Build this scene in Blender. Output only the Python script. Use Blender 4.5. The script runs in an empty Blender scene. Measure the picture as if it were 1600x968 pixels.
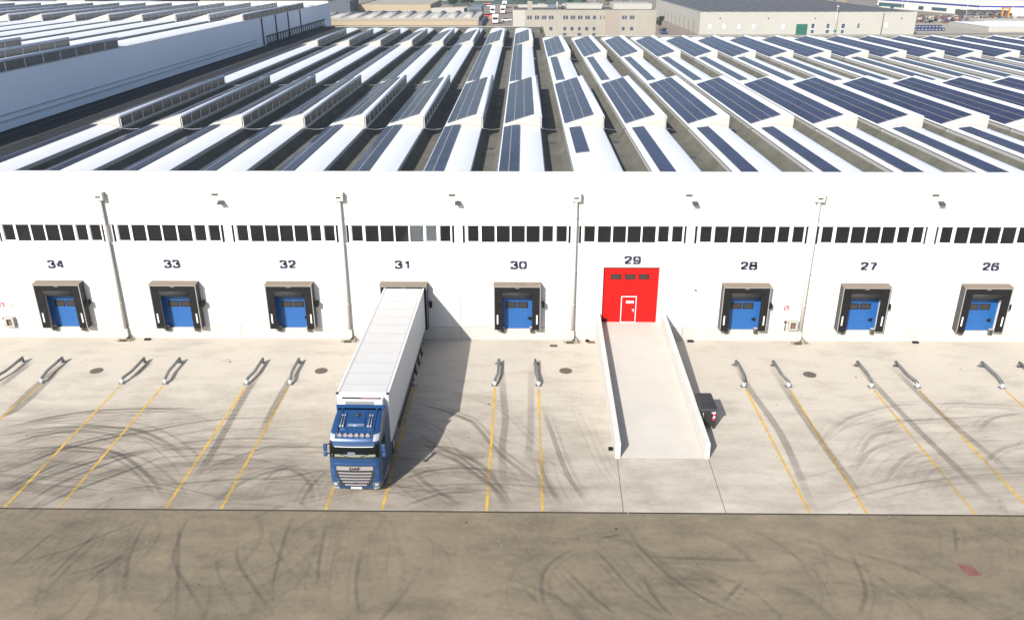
import bpy, bmesh, math, random
from mathutils import Vector, Matrix
R = math.radians
random.seed(7)
sc = bpy.context.scene
C = sc.collection

# ---------------------------------------------------------------- camera, sky, sun, exposure
cam_d = bpy.data.cameras.new('camera'); cam = bpy.data.objects.new('camera', cam_d); C.objects.link(cam)
cam_d.lens = 28.94; cam_d.sensor_width = 36; cam_d.clip_start = .5; cam_d.clip_end = 5000
pt, yw, rl = R(22.9466), R(-.8077), R(-.0787)
fw = Vector((math.sin(yw)*math.cos(pt), math.cos(yw)*math.cos(pt), -math.sin(pt)))
rt = Vector((math.cos(yw), -math.sin(yw), 0)); up = rt.cross(fw)
rt, up = rt*math.cos(rl)+up*math.sin(rl), up*math.cos(rl)-rt*math.sin(rl)
cam.matrix_world = Matrix(((rt.x, up.x, -fw.x, -.2593), (rt.y, up.y, -fw.y, -50.4653), (rt.z, up.z, -fw.z, 23.5217), (0, 0, 0, 1)))
sc.camera = cam
SUN = Vector((1, 1.75, -1.33)).normalized()
w = bpy.data.worlds.new('World'); sc.world = w; w.use_nodes = True
nt = w.node_tree; sky = nt.nodes.new('ShaderNodeTexSky'); sky.sky_type = 'NISHITA'; sky.sun_disc = False
sky.sun_elevation = math.asin(-SUN.z); sky.sun_rotation = math.atan2(-SUN.x, -SUN.y) % (2*math.pi)
sky.dust_density = 2.0; sky.air_density = 1.0
nt.links.new(sky.outputs[0], nt.nodes['Background'].inputs[0]); nt.nodes['Background'].inputs[1].default_value = .10
sl = bpy.data.lights.new('sun', 'SUN'); sl.energy = 4.7; sl.angle = R(.55); sl.color = (1, .955, .89)
so = bpy.data.objects.new('sun', sl); C.objects.link(so); so.rotation_euler = SUN.to_track_quat('-Z', 'Y').to_euler()
vs = sc.view_settings; vs.view_transform = 'Standard'; vs.look = 'None'; vs.gamma = 1; vs.exposure = .8

# ---------------------------------------------------------------- materials
def mat(name, col, rough=.6, var=0, nscale=1.0, metal=0, bump=0, bscale=20, spec=.5, col2=None, stretch=(1, 1, 1), emis=None, coat=0):
    m = bpy.data.materials.new(name); m.use_nodes = True
    N = m.node_tree.nodes; L = m.node_tree.links; b = N['Principled BSDF']
    b.inputs['Roughness'].default_value = rough; b.inputs['Metallic'].default_value = metal
    b.inputs['Specular IOR Level'].default_value = spec; b.inputs['Coat Weight'].default_value = coat
    b.inputs['Base Color'].default_value = (*col, 1)
    if var or bump or col2:
        tc = N.new('ShaderNodeNewGeometry'); mp = N.new('ShaderNodeMapping'); mp.inputs['Scale'].default_value = stretch
        L.new(tc.outputs['Position'], mp.inputs['Vector'])
    if var or col2:
        n = N.new('ShaderNodeTexNoise'); n.inputs['Scale'].default_value = nscale; n.inputs['Detail'].default_value = 6; n.inputs['Roughness'].default_value = .62
        L.new(mp.outputs[0], n.inputs['Vector'])
        r = N.new('ShaderNodeValToRGB'); r.color_ramp.elements[0].position = .3; r.color_ramp.elements[1].position = .7
        c2 = col2 or tuple(c*(1-var) for c in col)
        r.color_ramp.elements[0].color = (*c2, 1); r.color_ramp.elements[1].color = (*col, 1)
        L.new(n.outputs[0], r.inputs[0]); L.new(r.outputs[0], b.inputs['Base Color'])
    if bump:
        n2 = N.new('ShaderNodeTexNoise'); n2.inputs['Scale'].default_value = bscale; n2.inputs['Detail'].default_value = 4
        L.new(mp.outputs[0], n2.inputs['Vector'])
        bp = N.new('ShaderNodeBump'); bp.inputs['Strength'].default_value = bump; bp.inputs['Distance'].default_value = .02
        L.new(n2.outputs[0], bp.inputs['Height']); L.new(bp.outputs[0], b.inputs['Normal'])
    return m

M = dict(
    wall=mat('white_painted_wall', (.485, .492, .497), .75, .05, .5, bump=.15, bscale=9, stretch=(1.4, 1, .18)),
    coping=mat('coping_metal', (.55, .54, .52), .5, .08, 2),
    plinth=mat('plinth_concrete', (.43, .42, .39), .85, .14, 1.6, bump=.2, bscale=14, stretch=(1, 1, .5)),
    wallshade=mat('shade_tinted_white_wall', (.74, .79, .88), .75, .03, .35, bump=.1, bscale=9),  # white wall with the blue skylight of its shaded side put into the colour
    pipe=mat('cream_pipe', (.48, .47, .43), .5, .06, 2),
    frame=mat('white_frame', (.62, .62, .63), .4),
    glass=mat('dark_glass', (.012, .013, .016), .06, .4, .8, spec=.55),
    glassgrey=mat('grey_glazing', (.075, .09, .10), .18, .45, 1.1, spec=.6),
    roofwhite=mat('white_roof_shell', (.62, .63, .65), .45, .045, .5, bump=.1, bscale=3),
    roofend=mat('pale_end_panel', (.36, .355, .335), .7, .06, 1.5),
    membrane=mat('roof_membrane', (.118, .114, .092), .9, nscale=.45, col2=(.062, .060, .046), bump=.3, bscale=6),
    seam=mat('membrane_seam', (.11, .108, .09), .9),
    shademem=mat('shade_toned_membrane', (.011, .012, .014), .85, nscale=.3, col2=(.007, .008, .010), bump=.2, bscale=6),  # near-black: the taller hall's shadow on the roof strip, painted into the colour
    lip=mat('grey_lip_metal', (.42, .46, .54), .35, .1, 3, metal=.1),
    pvframe=mat('panel_frame', (.16, .165, .18), .4, metal=.6),
    black=mat('black_rubber_canvas', (.012, .012, .013), .65, .3, 3, bump=.15, bscale=5, spec=.15),
    blackpad=mat('head_curtain', (.022, .023, .025), .6, .3, 2),
    dockside=mat('shelter_side', (.045, .044, .042), .6, .15, 2),
    docktop=mat('shelter_roof_tan', (.19, .15, .115), .6, .2, 3),
    alu=mat('aluminium_trim', (.30, .29, .275), .4, metal=.3),
    blue=mat('blue_door', (.013, .085, .27), .42, .06, 1.5),
    red=mat('red_door', (.43, .008, .007), .5, .04, 1.2, spec=.12),
    seamred=mat('red_door_joint', (.3, .004, .004), .6),
    pane=mat('brown_tinted_pane', (.035, .031, .028), .15, .3, 4),
    white=mat('white_plastic', (.6, .6, .6), .5),
    navy=mat('painted_numeral', (.020, .017, .05), .6),
    steel=mat('galvanised_steel', (.25, .26, .27), .38, .25, 3, metal=.7),
    steellight=mat('steel_cap', (.45, .45, .45), .4, metal=.2),
    rustiron=mat('manhole_iron', (.10, .08, .065), .8, .2, 6),
    brick=mat('terracotta_cover', (.18, .10, .07), .85, .25, 8),
    ramp=mat('ramp_concrete', (.43, .405, .365), .85, .10, .7, bump=.2, bscale=12),
    rampwall=mat('ramp_wall_concrete', (.47, .465, .44), .8, .08, .9, bump=.15, bscale=8),
    darkhole=mat('drain_dirt', (.035, .03, .02), .95, .3, 9),
    bluecab=mat('metallic_blue_paint', (.014, .056, .155), .28, .05, 2, metal=.25, coat=.6),
    bluedk=mat('blue_trim', (.015, .055, .15), .35, coat=.4),
    chrome=mat('chrome', (.38, .36, .38), .3, metal=.45),
    trailer=mat('trailer_white', (.60, .60, .61), .38, .03, .8, spec=.5),
    trailerroof=mat('trailer_roof', (.48, .475, .465), .5, .06, .9),
    roofseam=mat('trailer_roof_seam', (.34, .34, .335), .6),
    headlamp=mat('headlamp_glass', (.09, .11, .14), .15, .3, 9),
    trailerside=mat('trailer_side_white', (.60, .61, .63), .4, .03, .8),
    chassis=mat('chassis_black', (.02, .02, .022), .6, .3, 4),
    tyre=mat('tyre_rubber', (.025, .025, .026), .85),
    rim=mat('wheel_rim', (.35, .35, .37), .4, metal=.6),
    lampglass=mat('lamp_glass', (.30, .31, .32), .12, spec=.8),
    interior=mat('cab_interior', (.012, .013, .012), .7, .4, 3),
    dash=mat('dashboard_grey', (.16, .19, .15), .7, .3, 3),
    redsign=mat('red_sign', (.75, .03, .06), .5),
    green=mat('green_shutter', (.012, .10, .07), .55, .1, 2),
    pinkpanel=mat('pinkish_render', (.25, .22, .19), .85, .08, .3),
    concrete_far=mat('far_render', (.265, .25, .215), .85, .10, .25),
    offwhite_far=mat('far_offwhite', (.33, .325, .30), .8, .06, .2),
    beige_far=mat('far_beige', (.32, .26, .18), .85, .08, .2),
    yellow_far=mat('far_yellow', (.36, .30, .17), .85, .06, .2),
    grey_far=mat('far_grey', (.06, .07, .09), .7, .25, .4),
    bluegrey_far=mat('far_bluegrey', (.11, .13, .165), .7, .12, .2),
    roofgrey=mat('far_roof_grey', (.075, .072, .075), .85, .25, .3),
    winblue=mat('far_window', (.05, .07, .13), .2, .3, .5),
    tealglass=mat('far_teal_glass', (.04, .09, .11), .25, .2, .5),
    bandblue=mat('far_blue_band', (.015, .03, .22), .6),
    brownred=mat('red_brown', (.15, .055, .045), .8, .4, .4),
    pinkearth=mat('bare_earth', (.20, .165, .135), .95, .2, .15),
    orange=mat('orange_paint', (.45, .20, .02), .5),
    crateblue=mat('dark_blue_crate', (.03, .04, .11), .6, .3, 2),
    leafdark=mat('dark_leaf', (.022, .045, .022), .8, .5, 1.2),
    leaf=mat('green_leaf', (.05, .10, .045), .8, .5, 1.0),
    bark=mat('bark', (.12, .09, .06), .9, .2, 3),
    greenfield=mat('grass_field', (.035, .075, .055), .95, .25, .1),
    carwhite=mat('car_white', (.5, .5, .52), .3, coat=.5), cargrey=mat('car_grey', (.20, .21, .23), .3, coat=.5),
    carred=mat('car_red', (.45, .03, .03), .3, coat=.5), carblue=mat('car_blue', (.04, .07, .20), .3, coat=.5),
    carglass=mat('car_glass', (.006, .008, .008), .12, spec=.06), earthpink=mat('salmon_cover', (.35, .17, .14), .8, .1, 2),
)

def pv_mat(name, c0, line, lw):
    m = bpy.data.materials.new(name); m.use_nodes = True; N = m.node_tree.nodes; L = m.node_tree.links; b = N['Principled BSDF']
    uv = N.new('ShaderNodeUVMap'); sep = N.new('ShaderNodeSeparateXYZ'); L.new(uv.outputs[0], sep.inputs[0])
    outs = []
    for k, n in ((0, 6), (1, 10)):
        a = N.new('ShaderNodeMath'); a.operation = 'MULTIPLY'; a.inputs[1].default_value = n; L.new(sep.outputs[k], a.inputs[0])
        f = N.new('ShaderNodeMath'); f.operation = 'FRACT'; L.new(a.outputs[0], f.inputs[0])
        g = N.new('ShaderNodeMath'); g.operation = 'SUBTRACT'; g.inputs[1].default_value = .5; L.new(f.outputs[0], g.inputs[0])
        h = N.new('ShaderNodeMath'); h.operation = 'ABSOLUTE'; L.new(g.outputs[0], h.inputs[0])
        t = N.new('ShaderNodeMath'); t.operation = 'GREATER_THAN'; t.inputs[1].default_value = .5-lw; L.new(h.outputs[0], t.inputs[0]); outs.append(t)
    mx = N.new('ShaderNodeMath'); mx.operation = 'MAXIMUM'; L.new(outs[0].outputs[0], mx.inputs[0]); L.new(outs[1].outputs[0], mx.inputs[1])
    geo = N.new('ShaderNodeNewGeometry'); ns = N.new('ShaderNodeTexNoise'); ns.inputs['Scale'].default_value = .35; ns.inputs['Detail'].default_value = 5
    L.new(geo.outputs['Position'], ns.inputs['Vector'])
    cr = N.new('ShaderNodeValToRGB'); cr.color_ramp.elements[0].position = .35; cr.color_ramp.elements[1].position = .65
    cr.color_ramp.elements[0].color = (*[c*.6 for c in c0], 1); cr.color_ramp.elements[1].color = (*[c*1.5 for c in c0], 1); L.new(ns.outputs[0], cr.inputs[0])
    mc = N.new('ShaderNodeMix'); mc.data_type = 'RGBA'; pass
    mc.inputs[7].default_value = (*line, 1); L.new(mx.outputs[0], mc.inputs[0]); L.new(cr.outputs[0], mc.inputs[6]); L.new(mc.outputs[2], b.inputs['Base Color'])
    b.inputs['Roughness'].default_value = .25; b.inputs['IOR'].default_value = 1.17
    return m
M['pv'] = pv_mat('solar_cells', (.012, .014, .040), (.055, .06, .12), .04)
M['pvdark'] = pv_mat('dark_solar_cells', (.012, .014, .038), (.024, .028, .06), .03)

def yard_mat(name, clean, dirty, y_dirt, seed=0, gk=.66, fk=.28):
    """concrete or asphalt: clean colour with traffic grime in the manoeuvring zone, small stains, aggregate speckle"""
    m = bpy.data.materials.new(name); m.use_nodes = True; N = m.node_tree.nodes; L = m.node_tree.links; b = N['Principled BSDF']
    geo = N.new('ShaderNodeNewGeometry'); sep = N.new('ShaderNodeSeparateXYZ'); L.new(geo.outputs['Position'], sep.inputs[0])
    def noise(s, st, det=6, off=0):
        mp = N.new('ShaderNodeMapping'); mp.inputs['Scale'].default_value = st; mp.inputs['Location'].default_value = (seed+off, 3*off, 0)
        L.new(geo.outputs['Position'], mp.inputs['Vector']); n = N.new('ShaderNodeTexNoise'); n.inputs['Scale'].default_value = s; n.inputs['Detail'].default_value = det
        n.inputs['Roughness'].default_value = .65; L.new(mp.outputs[0], n.inputs['Vector']); return n.outputs[0]
    def mth(op, a, c, clamp=False):
        n = N.new('ShaderNodeMath'); n.operation = op; n.use_clamp = clamp
        for i, v in enumerate((a, c)):
            if isinstance(v, (int, float)): n.inputs[i].default_value = v
            else: L.new(v, n.inputs[i])
        return n.outputs[0]
    def rng(v, a, c):
        n = N.new('ShaderNodeMapRange'); n.inputs[1].default_value = a; n.inputs[2].default_value = c; L.new(v, n.inputs[0]); return n.outputs[0]
    big = noise(.12, (1, 1, 1)); mid = noise(.5, (.8, 1.1, 1), 8, 5); fine = noise(4, (1, 1, 1), 8, 9); stre = noise(.8, (.45, 1.25, 1), 8, 14)
    if y_dirt is not None:
        yz = mth('ADD', sep.outputs[1], mth('MULTIPLY', mth('SUBTRACT', big, .5), 9)); grime = rng(yz, -5.5, y_dirt)
        xr = rng(sep.outputs[0], 8, -3); xq = rng(sep.outputs[0], 12, 24); grime = mth('MULTIPLY', grime, mth('ADD', mth('ADD', mth('MULTIPLY', xr, .68), mth('MULTIPLY', xq, .34)), .32))
    else: grime = mth('ADD', big, 0)
    k = mth('ADD', mth('MULTIPLY', grime, gk), mth('ADD', mth('MULTIPLY', rng(mid, .3, .75), .42), mth('SUBTRACT', mth('MULTIPLY', rng(stre, .35, .7), .42), .36)), True)
    k = mth('ADD', k, mth('MULTIPLY', mth('SUBTRACT', fine, .5), fk), True)
    mc = N.new('ShaderNodeMix'); mc.data_type = 'RGBA'; mc.inputs[6].default_value = (*clean, 1); mc.inputs[7].default_value = (*dirty, 1)
    L.new(k, mc.inputs[0]); L.new(mc.outputs[2], b.inputs['Base Color']); b.inputs['Roughness'].default_value = .9; b.inputs['Specular IOR Level'].default_value = .3
    bp = N.new('ShaderNodeBump'); bp.inputs['Strength'].default_value = .35; bp.inputs['Distance'].default_value = .012
    L.new(noise(22, (1, 1, 1), 5, 3), bp.inputs['Height']); L.new(bp.outputs[0], b.inputs['Normal'])
    return m
M['yard'] = yard_mat('yard_concrete', (.415, .378, .322), (.175, .150, .116), -17, 0, .74, .34)
M['road'] = yard_mat('road_asphalt', (.215, .180, .124), (.090, .074, .055), None, 40, .9, .75)
M['farground'] = yard_mat('industrial_ground', (.20, .18, .155), (.11, .105, .095), None, 80)

def decal_mat(name, col, strength, scale=2.0, thr=.35, edge=True):
    """paint or rubber lying on the ground: worn away by noise, faded at its edges (UV v)"""
    m = bpy.data.materials.new(name); m.use_nodes = True; N = m.node_tree.nodes; L = m.node_tree.links; b = N['Principled BSDF']
    b.inputs['Base Color'].default_value = (*col, 1); b.inputs['Roughness'].default_value = .8
    geo = N.new('ShaderNodeNewGeometry'); n = N.new('ShaderNodeTexNoise'); n.inputs['Scale'].default_value = scale; n.inputs['Detail'].default_value = 8; n.inputs['Roughness'].default_value = .7
    L.new(geo.outputs['Position'], n.inputs['Vector'])
    r = N.new('ShaderNodeMapRange'); r.inputs[1].default_value = thr; r.inputs[2].default_value = thr+.25; L.new(n.outputs[0], r.inputs[0])
    uv = N.new('ShaderNodeUVMap'); sep = N.new('ShaderNodeSeparateXYZ'); L.new(uv.outputs[0], sep.inputs[0])
    a = N.new('ShaderNodeMath'); a.operation = 'MULTIPLY'; a.inputs[1].default_value = strength; L.new(r.outputs[0], a.inputs[0]); last = a
    if edge:
        p = N.new('ShaderNodeMath'); p.operation = 'PINGPONG'; p.inputs[1].default_value = .5; L.new(sep.outputs[1], p.inputs[0])
        q = N.new('ShaderNodeMapRange'); q.inputs[1].default_value = 0; q.inputs[2].default_value = .26; q.interpolation_type = 'SMOOTHSTEP'; L.new(p.outputs[0], q.inputs[0])
        e = N.new('ShaderNodeMath'); e.operation = 'MULTIPLY'; L.new(q.outputs[0], e.inputs[0]); L.new(a.outputs[0], e.inputs[1])
        e2 = N.new('ShaderNodeMath'); e2.operation = 'MULTIPLY'; L.new(e.outputs[0], e2.inputs[0]); L.new(sep.outputs[0], e2.inputs[1]); last = e2
    L.new(last.outputs[0], b.inputs['Alpha'])
    return m
M['rubber'] = decal_mat('tyre_rubber_mark', (.095, .082, .070), .60, .8, .14)
M['yellow'] = decal_mat('worn_yellow_paint', (.56, .36, .06), .85, .45, .30, False)
M['redpaint'] = decal_mat('faded_red_paint', (.27, .075, .07), .7, 9, .3, False)
M['stain'] = decal_mat('rust_stain', (.16, .11, .06), .8, 6, .42)

# ---------------------------------------------------------------- mesh helpers
class B:
    """collects shapes; each face gets a material slot"""
    def __init__(s): s.v = []; s.f = []; s.mi = []; s.uv = []; s.m = []; s.sm = []
    def slot(s, m):
        if m not in s.m: s.m.append(m)
        return s.m.index(m)
    def face(s, pts, m, uv=None, smooth=False):
        i = len(s.v); s.v += [tuple(p) for p in pts]; s.f.append(tuple(range(i, i+len(pts)))); s.mi.append(s.slot(m)); s.uv.append(uv); s.sm.append(smooth)
    def box(s, x0, x1, y0, y1, z0, z1, m, skip=''):
        if x0 > x1: x0, x1 = x1, x0
        if y0 > y1: y0, y1 = y1, y0
        if z0 > z1: z0, z1 = z1, z0
        i = len(s.v); s.v += [(x0, y0, z0), (x1, y0, z0), (x1, y1, z0), (x0, y1, z0), (x0, y0, z1), (x1, y0, z1), (x1, y1, z1), (x0, y1, z1)]
        for k, q in zip('btfrkl', ((3, 2, 1, 0), (4, 5, 6, 7), (0, 1, 5, 4), (1, 2, 6, 5), (2, 3, 7, 6), (3, 0, 4, 7))):
            if k in skip: continue
            s.f.append(tuple(i+j for j in q)); s.mi.append(s.slot(m)); s.uv.append(None); s.sm.append(False)
        return s
    def prism(s, poly, axis, a, b, m, smooth=False):
        """poly: 2D outline (ccw); extruded along axis from a to b"""
        def P(p, t): return (t, p[0], p[1]) if axis == 'x' else (p[0], t, p[1]) if axis == 'y' else (p[0], p[1], t)
        n = len(poly); i = len(s.v); s.v += [P(p, a) for p in poly] + [P(p, b) for p in poly]
        fs = [(i+k, i+(k+1) % n, i+n+(k+1) % n, i+n+k) for k in range(n)]
        for q in fs: s.f.append(q); s.mi.append(s.slot(m)); s.uv.append(None); s.sm.append(smooth)
        s.f.append(tuple(range(i+n-1, i-1, -1))); s.f.append(tuple(range(i+n, i+2*n)))
        for _ in range(2): s.mi.append(s.slot(m)); s.uv.append(None); s.sm.append(False)
        return s
    def tube(s, pts, r, m, n=8, cap=True):
        pts = [Vector(p) for p in pts]; rings = []
        rr = r if isinstance(r, (list, tuple)) else [r]*len(pts)
        for k, p in enumerate(pts):
            d = (pts[min(k+1, len(pts)-1)]-pts[max(k-1, 0)]).normalized()
            a = d.cross(Vector((0, 0, 1))) if abs(d.z) < .95 else d.cross(Vector((1, 0, 0))); a.normalize(); b = d.cross(a)
            i = len(s.v); rings.append(i)
            s.v += [tuple(p+rr[k]*(a*math.cos(2*math.pi*j/n)+b*math.sin(2*math.pi*j/n))) for j in range(n)]
        for k in range(len(rings)-1):
            for j in range(n):
                s.f.append((rings[k]+j, rings[k]+(j+1) % n, rings[k+1]+(j+1) % n, rings[k+1]+j)); s.mi.append(s.slot(m)); s.uv.append(None); s.sm.append(True)
        if cap:
            for k in (0, -1):
                s.f.append(tuple(rings[k]+j for j in range(n))); s.mi.append(s.slot(m)); s.uv.append(None); s.sm.append(False)
        return s
    def loft(s, rings, m, cap=True, smooth=True):
        n = len(rings[0]); ids = []
        for r in rings: ids.append(len(s.v)); s.v += [tuple(p) for p in r]
        for k in range(len(ids)-1):
            for j in range(n):
                s.f.append((ids[k]+j, ids[k]+(j+1) % n, ids[k+1]+(j+1) % n, ids[k+1]+j)); s.mi.append(s.slot(m)); s.uv.append(None); s.sm.append(smooth)
        if cap:
            for i in (ids[0], ids[-1]): s.f.append(tuple(i+j for j in range(n))); s.mi.append(s.slot(m)); s.uv.append(None); s.sm.append(False)
        return s
    def mesh(s, name, fix=False):
        me = bpy.data.meshes.new(name); me.from_pydata(s.v, [], s.f)
        for m in s.m: me.materials.append(m)
        me.polygons.foreach_set('material_index', s.mi); me.polygons.foreach_set('use_smooth', s.sm)
        if any(u is not None for u in s.uv):
            l = me.uv_layers.new(name='UVMap')
            for p, u in zip(me.polygons, s.uv):
                if u is not None:
                    for k, li in enumerate(p.loop_indices): l.data[li].uv = u[k]
        if fix:
            bm = bmesh.new(); bm.from_mesh(me); bmesh.ops.recalc_face_normals(bm, faces=bm.faces); bm.to_mesh(me); bm.free()
        me.update(); return me
    def ob(s, name, parent=None, loc=(0, 0, 0), fix=True, bevel=0):
        return link(name, s.mesh(name, fix), parent, loc, bevel)
def link(name, me, parent=None, loc=(0, 0, 0), bevel=0):
    o = bpy.data.objects.new(name, me); C.objects.link(o); o.location = loc
    if parent: o.parent = parent
    if bevel:
        b = o.modifiers.new('bevel', 'BEVEL'); b.width = bevel; b.segments = 2; b.limit_method = 'ANGLE'
    return o
def tag(o, label=None, cat=None, group=None, kind=None):
    for k, v in (('label', label), ('category', cat), ('group', group), ('kind', kind)):
        if v: o[k] = v
    return o
def thing(name, loc, label, cat, group=None, rz=0):
    e = bpy.data.objects.new(name, None); C.objects.link(e); e.location = loc; e.rotation_euler.z = rz; e.empty_display_size = .3
    return tag(e, label, cat, group)
def copy_tree(o, parent=None):
    c = o.copy(); C.objects.link(c); c.parent = parent
    for ch in list(o.children): copy_tree(ch, c)
    return c
def box(name, x0, x1, y0, y1, z0, z1, m, parent=None, bevel=0): return B().box(x0, x1, y0, y1, z0, z1, m).ob(name, parent, fix=False, bevel=bevel)

# ---------------------------------------------------------------- the ground
def sheet(name, x0, x1, y0, y1, z, m):
    b = B(); b.face([(x0, y0, z), (x1, y0, z), (x1, y1, z), (x0, y1, z)], m); return tag(b.ob(name, fix=False), kind='structure')
SLAB = -18.93
sheet('ground', -1200, 1200, -300, 2100, -.03, M['farground'])
sheet('road', -140, 140, -80, SLAB-.055, -.004, M['road'])
sheet('loading_yard', -140, 140, SLAB+.045, .1, 0, M['yard'])
tag(B().box(-140, 140, SLAB-.055, SLAB+.045, -.02, -.009, M['darkhole']).ob('drainage_channel', fix=False), kind='structure')
joints = B()
for pts in ([(4.62, -14.5), (4.45, SLAB+.04)], [(9.31, -14.4), (9.19, SLAB+.04)]):
    (xa, ya), (xb, yb) = pts; joints.face([(xb-.016, yb, .004), (xb+.016, yb, .004), (xa+.016, ya, .004), (xa-.016, ya, .004)], M['rustiron'])
tag(joints.ob('concrete_joint', fix=False), kind='structure')

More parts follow.
